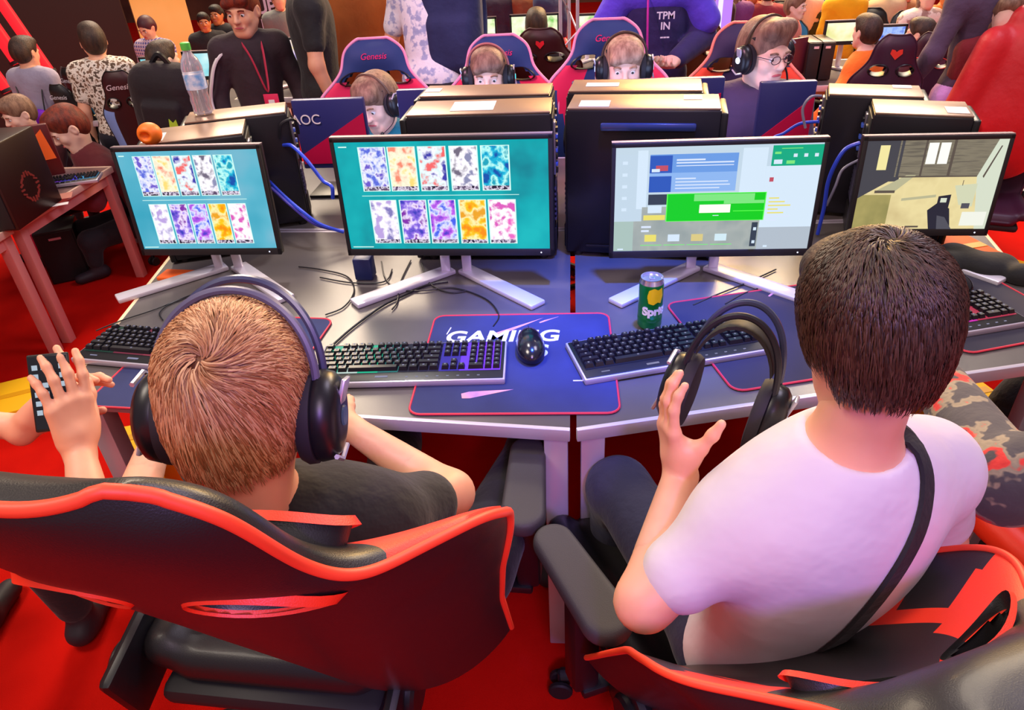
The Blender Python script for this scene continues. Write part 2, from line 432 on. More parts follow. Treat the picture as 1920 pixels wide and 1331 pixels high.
E_teal_glare = emn('teal_pale_glare', [(.3, '1898b4'), (.5, '58b0c8'), (.7, '90b8cc')], 4)  # same teal page with a pale reflection painted in
E_line = em('thin_line', 'd8fff4')
def cards_screen(bg):
    out = [(0, 0, 1, 1, bg)]
    for i in range(5):
        x = (.115, .255, .40, .548, .695)[i]
        out += [(x - .006, .555, x + .128, .955, E_line), (x, .60, x + .122, .95, ART[i]), (x, .562, x + .122, .60, E_bar)]
        x = (.135, .282, .425, .572, .715)[i]
        out += [(x - .006, .055, x + .128, .475, E_line), (x, .095, x + .122, .47, ART[5 + i]), (x, .06, x + .122, .095, E_bar)]
    out += [(.10, .515, .86, .52, E_line), (.015, .02, .12, .028, E_line), (.02, .955, .06, .965, E_line)]
    return out
def launcher_screen():
    w = em('white', 'd4e6f6'); pale = em('pale_blue', 'cfe4f4', .9); blue = em('list_blue', '6a9ae0'); blue2 = em('list_blue_two', '8cb4ec'); mid = em('deep_blue', '2c58b8')
    gr = em('green', '06cc10'); gr2 = em('light_green', '7ce47c'); tg = em('teal_green', '08a880'); gy = emn('lower_grey', [(.3, '8c9898'), (.5, 'a4aca8'), (.7, '788890')], 8)
    dk = em('dark', '3c4858', .8); ye = em('pale_yellow', 'e8dc68'); rd = em('dull_red', 'c05060'); wl = em('soft_white', 'd8e4fa')
    o = [(0, 0, 1, 1, pale), (0.11, .42, .16, .97, w), (.62, .30, .74, .97, w), (.1, 0, .74, .30, gy), (0, 0, .10, .3, em('grey_green', 'a8c0b8')),
         (.74, 0, 1, .80, w), (.74, 0, 1, .22, em('grey_white', 'b0bcc8')), (.76, .80, 1, .985, tg),
         (.17, .58, .60, .93, blue2), (.17, .76, .60, .93, blue), (.17, .76, .28, .92, mid), (.17, .58, .28, .73, mid), (.17, .46, .28, .56, dk), (.14, .30, .28, .44, gy), (.15, .31, .26, .36, ye), (.17, .38, .24, .45, w),
         (.20, .78, .26, .83, rd), (.18, .77, .22, .80, w),
         (.30, .87, .44, .885, wl), (.30, .845, .58, .858, wl), (.30, .82, .58, .828, wl), (.30, .70, .40, .712, wl), (.30, .67, .56, .68, wl), (.30, .64, .57, .65, wl), (.30, .61, .52, .62, wl),
         (.263, .295, .757, .565, em('lime_edge', '60ff50')), (.268, .30, .752, .56, gr), (.40, .49, .70, .555, gr2), (.55, .46, .75, .49, gr2), (.43, .375, .585, .455, em('button', 'fffff0')), (.60, .385, .752, .392, em('lime_edge', '60ff50')), (.50, .345, .53, .352, w),
         (.77, .91, .80, .93, gr2), (.80, .955, .90, .962, gr2), (.77, .82, .81, .86, w), (.83, .82, .87, .85, gr2),
         (.76, .66, .78, .70, rd)]
    for x in (.86, .91, .96): o.append((x, .88, x + .018, .91, w))
    for k in range(7): o.append((.77, .50 - .035 * k, .82 + .03 * (k % 3), .512 - .035 * k, ye if k < 5 else wl))
    for k, c in enumerate((ye, w, em('tan', 'd8c880'), em('ice', 'd0e8f0'))):
        o += [(.16 + .12 * k, .10, .22 + .12 * k, .17, c), (.14 + .12 * k, .06, .25 + .12 * k, .068, gr2)]
    for k in range(5): o.append((.035, .85 - .11 * k, .06, .88 - .11 * k, w))
    o += [(.14, .24, .19, .26, wl), (.14, .20, .18, .22, wl), (.02, .02, .05, .035, w), (.70, .04, .73, .28, dk), (.71, .07, .725, .10, w), (.71, .20, .725, .23, w), (.77, .03, .79, .05, w)]
    return o
def room_screen():
    wall_ = emn('slat_wall', [(.35, '7c7464'), (.5, '8f8672'), (.65, '6f685c')], 60, .9, (0.2, 1, 3)); dk = em('shadow_wall', '4a4a52', .9); fl = emn('tan_floor', [(.3, 'c8b480'), (.5, 'e4d49c'), (.7, 'd8c890')], 9)
    fl2 = emn('olive_floor', [(.3, '8a8450'), (.6, 'a89c60')], 12); w = em('window_white', 'fdfdf4'); gun = em('gun', '2c2c3c', .8); gun2 = em('gun_grey', '5c5c68', .8); pal = em('pallet', 'b8b490'); lt = em('light_post', 'd4dcc8'); yl = em('lamp_yellow', 'f0e4a0'); bz = em('beam', '5a5048')
    return [(0, 0, 1, 1, fl), (0, .55, .28, 1, dk), (.24, .60, 1, 1, wall_), (0, 0, .25, .40, fl2), (.10, .68, .17, .95, yl), ('p', [(.0, .36), (.26, .60), (.0, .62)], dk),
            ('p', [(.12, .44), (.33, .62), (.40, .62), (.27, .44)], pal), ('p', [(.12, .42), (.27, .42), (.27, .45), (.12, .45)], bz),
            (.445, .74, .515, .97, w), (.53, .74, .60, .97, w), (.42, .60, .435, 1, bz), (.62, .60, .64, 1, bz), (.25, .60, .27, 1, dk), (.27, .595, .84, .61, bz),
            ('p', [(.84, .60), (.93, 1), (1, 1), (1, 0), (.92, 0)], lt), ('p', [(.88, .60), (.955, .93), (.965, .93), (.89, .58)], bz),
            ('p', [(.70, .50), (.86, .52), (.86, .26), (.76, .28)], em('pale_box', 'd0d4b4')), ('p', [(.33, .33), (.58, .37), (.58, .40), (.33, .36)], pal),
            ('p', [(.58, 0), (.54, .22), (.60, .30), (.70, .24), (.74, 0)], gun), ('p', [(.60, .22), (.60, .38), (.69, .40), (.69, .20)], gun), ('p', [(.62, .31), (.62, .36), (.665, .36), (.665, .31)], lt),
            ('p', [(.64, .0), (.62, .16), (.68, .14), (.75, .0)], gun2), (.80, .04, .98, .20, em('panel_white', 'eef0e4')), (.40, .02, .50, .04, bz), (.75, .50, .755, .56, bz), (.78, .24, .84, .30, gun2)]
def paint(root, items, w, h, y0, name='screen'):
    """flat lit picture of a display: rectangles (0..1) facing local -Y"""
    mats = []; b = nb(); k = 0
    for it in items:
        if it[0] == 'p': pts, m = it[1], it[2]
        else: x0, z0, x1, z1, m = it; pts = [(x0, z0), (x1, z0), (x1, z1), (x0, z1)]
        if m not in mats: mats.append(m)
        quad(b, [((p[0] - .5) * w, y0 - 0.00012 * k, p[1] * h) for p in pts], mats.index(m)); k += 1
    return fin(name, b, mats, root, smooth=False, recalc=False)
def monitor(pl, pr, zb, h, items, label, group='screens along the near desks', tilt=0.06, stand=True, sw=0.26):
    """pl, pr: lower corners of the panel on plan"""
    pl = Vector((pl[0], pl[1], 0)); pr = Vector((pr[0], pr[1], 0)); d = pr - pl; w = d.length; c = (pl + pr) / 2
    root = thing('monitor', (c.x, c.y, 0.75), math.atan2(d.y, d.x), label, 'monitor', group)
    z = zb - 0.75
    R = T(0, 0.012, z) @ Matrix.Rotation(-tilt, 4, 'X')
    hd = bpy.data.objects.new('panel', bpy.data.meshes.new('panel'))
    b = nb(); bz = 0.011
    box(b, (w, 0.022, h), T(0, 0.011, h / 2), bev=0.004)
    box(b, (w * 0.55, 0.035, h * 0.55), T(0, 0.035, h * 0.5), bev=0.012)
    me = bpy.data.meshes.new('panel'); b.to_mesh(me); b.free(); me.materials.append(M_black)
    me.set_sharp_from_angle(angle=math.radians(35)); hd.data = me; link(hd, root); hd.matrix_local = R
    b = nb()
    for (cx, cz, sx, sz) in ((0, h - bz / 2, w, bz), (0, bz * .9, w, bz * 1.8), (-w / 2 + bz / 2, h / 2, bz, h), (w / 2 - bz / 2, h / 2, bz, h)):
        box(b, (sx, 0.006, sz), T(cx, -0.002, cz), bev=0.0015)
    fin('bezel', b, M_mblack, hd)
    b = nb(); box(b, (w, 0.02, 0.003), T(0, 0.009, h + 0.001)); fin('top_strip', b, mat('brushed_top_strip', '8c7c84', rough=.35, metal=.5), hd)
    s = paint(hd, items, w - 2 * bz, h - 2.8 * bz, -0.0008); s.location = (0, 0, bz * 1.8)
    b = nb(); cyl(b, (w / 2 - .035, -0.0055, bz * .9), (w / 2 - .035, -0.0045, bz * .9), 0.0022, n=10); fin('power_light', b, em('power_led', 'e8e8ff', 1.5), hd)
    if stand:
        sy = 0.085
        for sx in (-1, 1):
            b = nb(); box(b, (0.028, 0.012, z + h * .5), T(sx * 0.032, sy, (z + h * .5) / 2), bev=0.003); fin('stand_column', b, M_silver, root)
            b = nb(); a = Vector((sx * 0.02, sy + 0.02, 0)); q = Vector((sx * sw, sy - 0.20, 0)); dd = q - a
            box(b, (dd.length, 0.052, 0.014), T((a.x + q.x) / 2, (a.y + q.y) / 2, 0.008, rz=math.atan2(dd.y, dd.x)), bev=0.004)
            fin('stand_foot', b, M_silver, root)
        b = nb(); box(b, (0.11, 0.03, 0.05), T(0, sy - 0.02, z + h * .5), bev=0.006); fin('stand_bracket', b, M_silver, root)
    return root
monitor((-1.298, 1.857), (-0.861, 1.850), 0.840, 0.318, cards_screen(E_teal_glare), 'monitor of pale teal portrait cards at the end of the desk', tilt=.08)
monitor((-0.649, 1.819), (-0.056, 1.800), 0.848, 0.332, cards_screen(E_teal), 'monitor of bright teal portrait cards behind the lit keyboard', tilt=.05)
monitor((0.098, 1.809), (0.642, 1.810), 0.833, 0.315, launcher_screen(), 'monitor showing a game launcher with a green banner', tilt=.055)
monitor((0.771, 1.925), (1.145, 1.912), 0.837, 0.275, room_screen(), 'monitor showing a shooter game in a tan room', tilt=.08, sw=.2)

# ------------------------------------------------------------------ computer towers
def tower(quad_px, z, label, rear='right', rearN=1, handle=False, labels=(), group='black computer towers on the desks', lenx=None, zb=0.75):
    """quad_px: top corners front-left, front-right, back-right, back-left"""
    q = [onz(x, y, z) for x, y in quad_px]
    e = ((q[1] - q[0]) + (q[2] - q[3])) / 2; L = e.length if lenx is None else lenx; ex = e.normalized(); ey = Vector((-ex.y, ex.x, 0))
    D = abs((((q[3] - q[0]) + (q[2] - q[1])) / 2).dot(ey)); c = sum(q, Vector()) / 4
    root = thing('computer_tower', (c.x, c.y, zb), math.atan2(ex.y, ex.x), label, 'computer', group)
    H = z - zb; f = 1 if rear == 'right' else -1
    b = nb(); box(b, (L, D, H - 0.012), T(0, 0, 0.012 + (H - 0.012) / 2), bev=0.006)
    fin('case', b, M_dkmetal, root)
    b = nb(); box(b, (L * 0.985, D * 0.95, 0.006), T(0, 0, H + 0.002), bev=0.002); fin('top_cover', b, mat('top_panel_warm_sheen', 'a08474', rough=0.40, metal=0.6), root)  # tan colour stands in for warm reflections on the black case top
    for sx in (-1, 1):
        for sy in (-1, 1):
            b = nb(); cyl(b, (sx * L * .42, sy * D * .38, 0), (sx * L * .42, sy * D * .38, 0.014), 0.014, n=12); fin('foot', b, M_mblack, root)
    # rear plate with ports, slots and fan grille
    X = f * (L / 2)
    b = nb(); box(b, (0.004, D * 0.9, H * 0.93), T(X + f * 0.002, 0, H / 2), bev=0.001); rp = fin('rear_plate', b, M_mblack, root)
    b = nb(); box(b, (0.008, D * .24, H * .34), T(X + f * 0.006, -f * D * .25, H * .76), bev=0.002); fin('port_shield', b, mat('port_shield_steel', '9a94a4', rough=.35, metal=.8), root)
    b = nb()
    for k in range(7): box(b, (0.012, D * .14, 0.011), T(X + f * 0.010, -f * D * .25, H * (.61 + .045 * k)), bev=0.001, mi=k % 2)
    fin('ports', b, [M_black, mat('port_blue', '4a6ad8', rough=.4)], root)
    b = nb(); cyl(b, (X + f * .004, f * D * .15, H * .78), (X + f * .010, f * D * .15, H * .78), D * .25, n=28); fin('fan_grille', b, M_black, root)
    b = nb()
    for k in range(7): box(b, (0.006, D * .62, 0.008), T(X + f * 0.007, -f * D * .05, H * (.28 + .035 * k)), bev=0.001)
    fin('slot_covers', b, mat('slot_cover_steel', '5e5a78', rough=.35, metal=.7), root)
    b = nb(); box(b, (0.008, D * .7, H * .17), T(X + f * 0.006, 0, H * .13), bev=0.002); fin('power_supply', b, M_black, root)
    # front panel
    b = nb(); box(b, (0.02, D, H * .97), T(-X - f * -0.0 - f * 0.008, 0, H / 2), bev=0.006); fin('front_panel', b, M_black, root)
    if handle:
        b = nb(); box(b, (L * .62, 0.012, 0.022), T(L * .04, -D / 2 - 0.004, H * .90), bev=0.006); fin('side_grip', b, mat('grip_gloss', '34406e', rough=.15, coat=.6), root)
        b = nb(); box(b, (L * .8, 0.006, 0.01), T(L * .04, -D / 2 - 0.002, H * .08), bev=0.002); fin('side_seam', b, M_black, root)
    for (x, y, w, d_) in labels:
        b = nb(); box(b, (w * L, d_ * D, 0.0012), T((x - .5) * L, (y - .5) * D, H + 0.006)); fin('sticker', b, M_label, root)
    return root
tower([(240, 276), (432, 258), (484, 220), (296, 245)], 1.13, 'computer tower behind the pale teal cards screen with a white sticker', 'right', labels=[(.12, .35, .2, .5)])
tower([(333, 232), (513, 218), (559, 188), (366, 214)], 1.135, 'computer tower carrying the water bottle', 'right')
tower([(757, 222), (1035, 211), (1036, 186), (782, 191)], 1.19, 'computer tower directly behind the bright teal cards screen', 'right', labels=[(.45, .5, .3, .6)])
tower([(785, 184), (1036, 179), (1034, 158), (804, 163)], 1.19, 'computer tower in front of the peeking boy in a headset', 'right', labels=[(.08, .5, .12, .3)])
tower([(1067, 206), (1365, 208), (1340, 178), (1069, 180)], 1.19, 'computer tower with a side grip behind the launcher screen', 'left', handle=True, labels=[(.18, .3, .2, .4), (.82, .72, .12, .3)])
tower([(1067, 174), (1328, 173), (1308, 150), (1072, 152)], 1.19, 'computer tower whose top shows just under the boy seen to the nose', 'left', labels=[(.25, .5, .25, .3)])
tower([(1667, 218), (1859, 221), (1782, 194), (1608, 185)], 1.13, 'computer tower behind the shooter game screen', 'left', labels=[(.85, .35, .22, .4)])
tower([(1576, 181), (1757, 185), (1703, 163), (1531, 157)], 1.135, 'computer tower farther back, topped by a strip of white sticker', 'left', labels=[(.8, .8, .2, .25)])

# backs of the screens on the far side
def far_monitor(tl, tr, Y, zb, label, logo=False):
    a, c = ony(*tl, Y), ony(*tr, Y); w = (c - a).length; z = (a.z + c.z) / 2
    root = thing('monitor', ((a.x + c.x) / 2, Y, 0.75), math.atan2(0, 1), label, 'monitor', 'screens seen from behind on the far desks')
    h = z - zb; zz = zb - 0.75
    b = nb(); box(b, (w, 0.03, h), T(0, 0.015, zz + h / 2), bev=0.006); fin('housing', b, mat('black_housing_blue_sheen', '2c3170', rough=.35), root)  # blue reflection painted into the colour of the black housing
    b = nb(); t = bmesh.new()
    pts = [(-w * .47, -0.001, zz + h * .08), (w * .48, -0.001, zz + h * .08), (w * .48, -0.001, zz + h * .80), (-w * .47, -0.001, zz + h * .22)]
    f = t.faces.new([t.verts.new(p) for p in pts]); r = bmesh.ops.extrude_face_region(t, geom=[f]); bmesh.ops.translate(t, verts=[v for v in r['geom'] if isinstance(v, bmesh.types.BMVert)], vec=(0, -0.004, 0)); merge(b, t, mi=0)
    fin('red_inlay', b, mat('red_inlay_pink_sheen', 'c01048', rough=.35), root)  # red accent, with a pink reflection put into its colour
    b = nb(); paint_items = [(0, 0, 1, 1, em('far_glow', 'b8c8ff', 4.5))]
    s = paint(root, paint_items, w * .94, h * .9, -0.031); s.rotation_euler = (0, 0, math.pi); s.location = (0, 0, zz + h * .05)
    b = nb(); box(b, (0.05, 0.02, zz + h * .4), T(0, 0.05, (zz + h * .4) / 2), bev=0.004); box(b, (0.26, 0.16, 0.012), T(0, 0.06, 0.006), bev=0.004); fin('stand', b, M_black, root)
    if logo: text_obj('maker_logo', 'AOC', 0.05, M_white, root, Matrix.Translation((-w * .33, -0.003, zz + h * .72)) @ Matrix.Rotation(math.pi / 2, 4, 'X'))
    return root
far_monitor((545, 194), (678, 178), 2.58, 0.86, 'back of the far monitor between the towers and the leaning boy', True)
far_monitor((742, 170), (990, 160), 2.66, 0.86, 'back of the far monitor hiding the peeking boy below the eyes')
far_monitor((1072, 149), (1360, 150), 2.66, 0.86, 'back of the far monitor behind the towers with orange lit tops')
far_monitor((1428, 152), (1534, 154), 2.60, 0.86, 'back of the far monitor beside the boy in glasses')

# ------------------------------------------------------------------ mouse mats
M_mat = mat('mouse_mat_cloth', '242a58', rough=0.85, color2='2c3468', cscale=6, bump=.2, bscale=900)
M_mat2 = mat('mouse_mat_cloth_dark', '2c2a3c', rough=0.85, color2='343040', cscale=6)
M_matred = mat('mouse_mat_stitching', 'd83048', rough=0.6)
M_streak = mat('printed_comet', 'f0a0a0', rough=.8, color2='8c70d8', cscale=14)
M_print = mat('printed_white', 'dcdcf0', rough=.8)
def mousemat(c, w, h, rz, label, m=M_mat, text=False):
    root = thing('mouse_mat', (c[0], c[1], 0.7512), rz, label, 'mouse mat', 'cloth mouse mats with red stitched edges')
    b = nb(); prism(b, rrect(w, h, 0.03), 0, 0.003); fin('cloth', b, m, root)
    b = nb(); tube(b, [(x, y, 0.0024) for x, y in rrect(w - .004, h - .004, 0.028, 5)], 0.0028, n=6, closed=True, smooth=0); fin('stitched_edge', b, M_matred, root)
    for (x, y, L, a, wd) in ((-.08, .10, .17, .6, .02), (.20, .02, .16, .62, .02), (-.12, -.15, .12, .2, .03), (.05, .17, .12, .6, .008)):
        b = nb()
        if text or x > 0:
            dx, dy = math.cos(a), math.sin(a); pts = []
            for t_ in (0, .15, .5, 1): pts.append((x + dx * L * t_, y + dy * L * t_, wd * (1 - t_) * (.6 if t_ == 0 else 1)))
            for p0, p1 in zip(pts, pts[1:]):
                def cl(v, lim): return max(-lim, min(lim, v))
                c4 = [(p0[0] - dy * p0[2] / 2, p0[1] + dx * p0[2] / 2), (p0[0] + dy * p0[2] / 2, p0[1] - dx * p0[2] / 2), (p1[0] + dy * p1[2] / 2, p1[1] - dx * p1[2] / 2), (p1[0] - dy * p1[2] / 2, p1[1] + dx * p1[2] / 2)]
                try: quad(b, [(cl(u, w * .46), cl(v_, h * .46), 0.0034) for u, v_ in c4])
                except ValueError: pass
        if len(b.faces): fin('comet_print', b, M_streak, root, smooth=False)
        else: b.free()
    if text:
        text_obj('lettering', 'GAMING', 0.074, M_print, root, Matrix.Translation((-.045, .102, 0.0036)), bold=0.002, shear=.12)
        text_obj('lettering', 'S', 0.074, M_print, root, Matrix.Translation((.055, .032, 0.0036)), bold=0.002, shear=.12)
        b = nb(); box(b, (.045, .004, .0008), T(.155, -.095, .0036)); fin('small_print', b, M_print, root)
        b = nb(); box(b, (.003, .035, .0008), T(-.185, .135, .0036, rz=-.2)); fin('printed_dash', b, M_print, root)
    return root
mousemat((-0.137, 1.428), 0.468, 0.435, 0.02, 'navy mouse mat lettered in white under the black mouse', text=True)
mousemat((-0.895, 1.43), 0.46, 0.43, -0.07, 'navy mouse mat half hidden behind the reddish-haired head', M_mat)
mousemat((0.52, 1.555), 0.46, 0.42, 0.26, 'dark mouse mat under the held headset', M_mat2)
mousemat((1.005, 1.70), 0.34, 0.43, 0.30, 'dark mouse mat at the far end of the blue lit desk', M_mat2)

# ------------------------------------------------------------------ keyboards
M_key = mat('keycap', '16141c', rough=.35)
M_keyw = mat('keycap_legend', 'c8c8dc', rough=.5, emit='b8b8e0', es=.5)
M_krim = mat('keyboard_rim', 'c8c0d0', rough=.3, metal=.4)
def keyboard(c, rz, label, glow, L=0.46, Wd=0.168, z=0.7512, group='mechanical keyboards on the near desks', legends=True):
    root = thing('keyboard', (c[0], c[1], z), rz, label, 'keyboard', group)
    b = nb(); box(b, (L, Wd, 0.016), T(0, 0, 0.010), bev=0.004); fin('rim', b, M_krim, root)
    b = nb(); box(b, (L - .008, Wd - .008, 0.016), T(0, 0, 0.0115), bev=0.003); fin('deck', b, M_black, root)
    # light under the keys
    mats = []; b = nb(); n = len(glow)
    for i, (col, s) in enumerate(glow):
        m = mat('key_light_%s_%g' % (col, s), col, rough=.5, emit=col, es=s); mats.append(m)
        quad(b, [(-L / 2 + .012 + (L - .024) * i / n, -Wd / 2 + .036, .0202), (-L / 2 + .012 + (L - .024) * (i + 1) / n, -Wd / 2 + .036, .0202), (-L / 2 + .012 + (L - .024) * (i + 1) / n, Wd / 2 - .010, .0202), (-L / 2 + .012 + (L - .024) * i / n, Wd / 2 - .010, .0202)], i)
    fin('key_light', b, mats, root, smooth=False)
    kb = nb(); lb = nb(); u = (L - .024) / 22.5; v = (Wd - .048) / 6.3
    rows = [[1] + [0] + [1] * 4 + [-.5] + [1] * 4 + [-.5] + [1] * 4 + [-.25] + [1] * 3 + [-.25] + [1] * 4,
            [1] * 13 + [2] + [-.25] + [1] * 3 + [-.25] + [1] * 4,
            [1.5] + [1] * 12 + [1.5] + [-.25] + [1] * 3 + [-.25] + [1] * 4,
            [1.75] + [1] * 11 + [2.25] + [-3.5] + [1] * 4,
            [2.25] + [1] * 10 + [2.75] + [-1.25] + [1] + [-1.25] + [1] * 4,
            [1.25, 1.25, 1.25, 6.25, 1.25, 1.25, 1.25, 1.25] + [-.25] + [1] * 3 + [-.25] + [2, 1, 1]]
    for r, row in enumerate(rows):
        x = -L / 2 + .012; y = Wd / 2 - .010 - v * (r + .5 + (.2 if r else 0))
        for k in row:
            if k == 0: x += u; continue
            if k < 0: x += -k * u; continue
            w_ = k * u - .0028; cx = x + k * u / 2
            t = bmesh.new(); bt = [t.verts.new((cx + sx * w_ / 2, y + sy * (v - .0028) / 2, .0205)) for sx, sy in ((-1, -1), (1, -1), (1, 1), (-1, 1))]
            tp = [t.verts.new((cx + sx * (w_ / 2 - .0022), y + .0006 + sy * (v / 2 - .0040), .0300)) for sx, sy in ((-1, -1), (1, -1), (1, 1), (-1, 1))]
            t.faces.new(tp)
            for i in range(4): t.faces.new((bt[i], bt[(i + 1) % 4], tp[(i + 1) % 4], tp[i]))
            merge(kb, t)
            if legends: quad(lb, [(cx - .0022, y + .0005, .0302), (cx + .0022, y + .0005, .0302), (cx + .0022, y + .0052, .0302), (cx - .0022, y + .0052, .0302)])
            x += k * u
    fin('keys', kb, M_key, root, smooth=False)
    if legends: fin('key_legends', lb, M_keyw, root, smooth=False)
    else: lb.free()
    b = nb(); box(b, (.03, .006, .0008), T(-.06, -Wd / 2 + .02, .0200)); box(b, (.02, .003, .0008), T(-L * .38, -Wd / 2 + .02, .0200))
    for k in range(8): box(b, (.006, .003, .0008), T(.0 + .024 * k, -Wd / 2 + .017, .0200))
    fin('front_marks', b, M_keyw, root, smooth=False)
    return root
_d = ('2a2438', .25)
keyboard((-0.392, 1.395), 0.045, 'keyboard glowing teal to purple beside the lettered mouse mat', [('20d8b0', .6), ('d8f0e8', .8), ('10c89a', .9), ('30a0a0', .5), ('303050', .4), ('302c60', .5), ('3c30b8', .9), ('6a38f0', 1.3), ('7a38ff', 1.3)])
keyboard((0.222, 1.462), 0.285, 'unlit keyboard set askew under the held headset', [('1c1c48', .4), ('1c1c40', .4), ('242040', .3), ('403040', .2)])
keyboard((-1.035, 1.462), -0.14, 'keyboard with faint rosy glow at the end of the desk', [('20604c', .35), ('a83c58', .5), ('c04860', .6), ('804060', .5), ('603060', .4)])
keyboard((0.865, 1.585), 0.28, 'keyboard in front of the shooter game monitor', [('40283a', .3), ('a84060', .5), ('e030c0', .9), ('e04060', .6)])

# ------------------------------------------------------------------ mouse, can, bottle
def mouse(c, rz, label, z=0.7545, logo=False, s=1.10):
    B = Blob(); B.ell((0, 0, .012), (.031, .068, .025), k=.01).ell((0, -.022, .014), (.030, .044, .027), k=.01).bx((0, 0, -.02), (.05, .08, .02), sub=True, k=.003)
    P, Q = B.mesh(.0025); root = pymesh('computer_mouse', P * s, Q, mat('mouse_gloss', '17151c', rough=.22, coat=.5), label=label, cat='computer mouse', group='black mice')
    root.location = (c[0], c[1], z); root.rotation_euler = (0, 0, rz)
    b = nb(); cyl(b, (-.004, .036, .030), (.004, .036, .030), .008, n=16); fin('scroll_wheel', b, M_mblack, root)
    b = nb(); tube(b, [(0, .058, .035), (0, .02, .0395), (0, -.0, .0395)], .0008, n=5, smooth=4); fin('button_split', b, M_black, root)
    b = nb(); lathe(b, [(.0001, .0370), (.006, .0385), (.006, .0392), (.0001, .0395)], T(0, -.018, -.0005), n=16); fin('logo_light', b, em('mouse_logo', 'f0a850' if not logo else 'e8d8ff', .8), root)
    return root
mouse((-0.108, 1.468), 0.12, 'black mouse on the lettered navy mouse mat')
mouse((1.0, 1.79), 0.5, 'black mouse with a pale logo beside the black cloth', logo=True)
def drink_can(c, label):
    root = thing('drink_can', (c[0], c[1], 0.7512), 0, label, 'can'); r = .0305; h = .142
    g = mat('can_green', '0c8a34', rough=.28, metal=.3); a = mat('can_aluminium', 'd8d8e0', rough=.25, metal=.9)
    b = nb(); lathe(b, [(.022, 0), (.025, .002), (r, .010), (r, h - .014)], n=40); fin('can_body', b, g, root)
    b = nb(); lathe(b, [(r, h - .014), (.0265, h - .002), (.0275, h), (.0262, h), (.0255, h - .005), (.001, h - .005)], n=40); fin('can_lid', b, a, root)
    b = nb(); box(b, (.014, .022, .0012), T(0, .003, h - .0035), bev=.0005); fin('pull_tab', b, a, root)
    ye = mat('can_yellow', 'f4d414', rough=.3); 
    def wrap(off):
        def f(co):
            an = -math.pi / 2 + off + co.x / r; rr = r + .0006 + co.z
            return Vector((rr * math.cos(an), rr * math.sin(an), co.y))
        return f
    b = nb(); n = 14
    poly = [(-.012, .082), (.0, .078), (.010, .084), (.020, .080), (.026, .100), (.022, .122), (.010, .118), (.0, .124), (-.012, .118), (-.016, .100)]
    def inside(x, y):
        c_ = False; j_ = len(poly) - 1
        for i_ in range(len(poly)):
            (xi, yi), (xj, yj) = poly[i_], poly[j_]
            if (yi > y) != (yj > y) and x < (xj - xi) * (y - yi) / (yj - yi) + xi: c_ = not c_
            j_ = i_
        return c_
    g_ = .0011; VV = {}
    for ix in range(-18, 28):
        for iy in range(66, 116):
            if inside((ix + .5) * g_, (iy + .5) * g_):
                f4 = []
                for q_ in ((ix, iy), (ix + 1, iy), (ix + 1, iy + 1), (ix, iy + 1)):
                    if q_ not in VV: VV[q_] = b.verts.new(wrap(.12)(Vector((q_[0] * g_, q_[1] * g_, .0002))))
                    f4.append(VV[q_])
                b.faces.new(f4)
    fin('lemon_print', b, ye, root)
    text_obj('can_lettering', 'Sprite', .030, M_white, root, Matrix(), ext=.0002, bold=.0016, warp=lambda co: wrap(.42)(Vector((co.x, co.y + .058, .0005 + co.z))))
    b = nb(); lathe(b, [(r + .0004, .026), (r + .0004, .034)], n=40); fin('lower_band', b, mat('can_dark_green', '066a2a', rough=.3), root)
    return root
drink_can((0.192, 1.585), 'green and yellow drink can standing behind the askew keyboard')
bp = onz(383, 213, 1.143)
root = thing('water_bottle', (bp.x, bp.y, 1.143), 0, 'clear plastic water bottle with green cap and blue label', 'bottle')
cl = mat('clear_plastic', 'f4ecf4', rough=.12, trans=.75, spec=.6)
b = nb(); lathe(b, [(.026, 0), (.031, .006), (.030, .03), (.032, .045), (.029, .06), (.032, .075), (.032, .145), (.026, .168), (.013, .188), (.012, .2)], n=24); fin('bottle_body', b, cl, root)
b = nb(); lathe(b, [(.0145, .196), (.0150, .2), (.0148, .216), (.012, .218)], n=24); fin('bottle_cap', b, mat('green_cap', '58c850', rough=.4), root)
b = nb(); lathe(b, [(.0326, .080), (.0328, .082), (.0328, .125), (.0326, .127)], n=24); fin('bottle_label', b, mat('blue_label', '58a8e8', rough=.4, color2='f0f0ff', cscale=40), root)
op = onz(281, 252, 1.165)
B = Blob(); B.ell((0, 0, .03), (.034, .034, .032)).ell((0, -.035, .03), (.016, .02, .012), sub=True, k=.008); P, Q = B.mesh(.004)
o = pymesh('orange_ball', P, Q, mat('orange_rubber', 'ff7818', rough=.5), label='small orange ball on the tower behind the pale teal screen', cat='ball'); o.location = (op.x, op.y, 1.137)

# ------------------------------------------------------------------ cables
def cable(pts, r, m, label, name='cable'):
    b = nb(); tube(b, pts, r, n=7, smooth=8); return fin(name, b, m, label=label, cat='cable')
def on_desk(px, z=.754): return onz(px[0], px[1], z)
def dcable(pxs, label, r=.0022, m=M_black_c, z=.7545): return cable([on_desk(p, z) for p in pxs], r, m, label, 'desk_cable')
dcable([(615, 655), (660, 615), (715, 575), (755, 555), (800, 535), (840, 528)], 'black keyboard cable crossing the pale desk towards the stand', .003)
dcable([(560, 500), (600, 505), (650, 518), (664, 545), (645, 575), (610, 590)], 'thin black cable curling in front of the small dark box')
dcable([(715, 490), (722, 520), (745, 542), (790, 545), (850, 540), (910, 560), (935, 590), (925, 612)], 'black mouse cable looping past the silver foot to the mat')
dcable([(770, 488), (750, 530), (745, 565), (735, 580)], 'thin cable hanging behind the bright teal monitor')
dcable([(790, 492), (805, 530), (840, 548), (875, 545)], 'short cable looping under the bright teal monitor')
dcable([(600, 520), (660, 530), (720, 528), (735, 505)], 'cable running behind the small dark box')
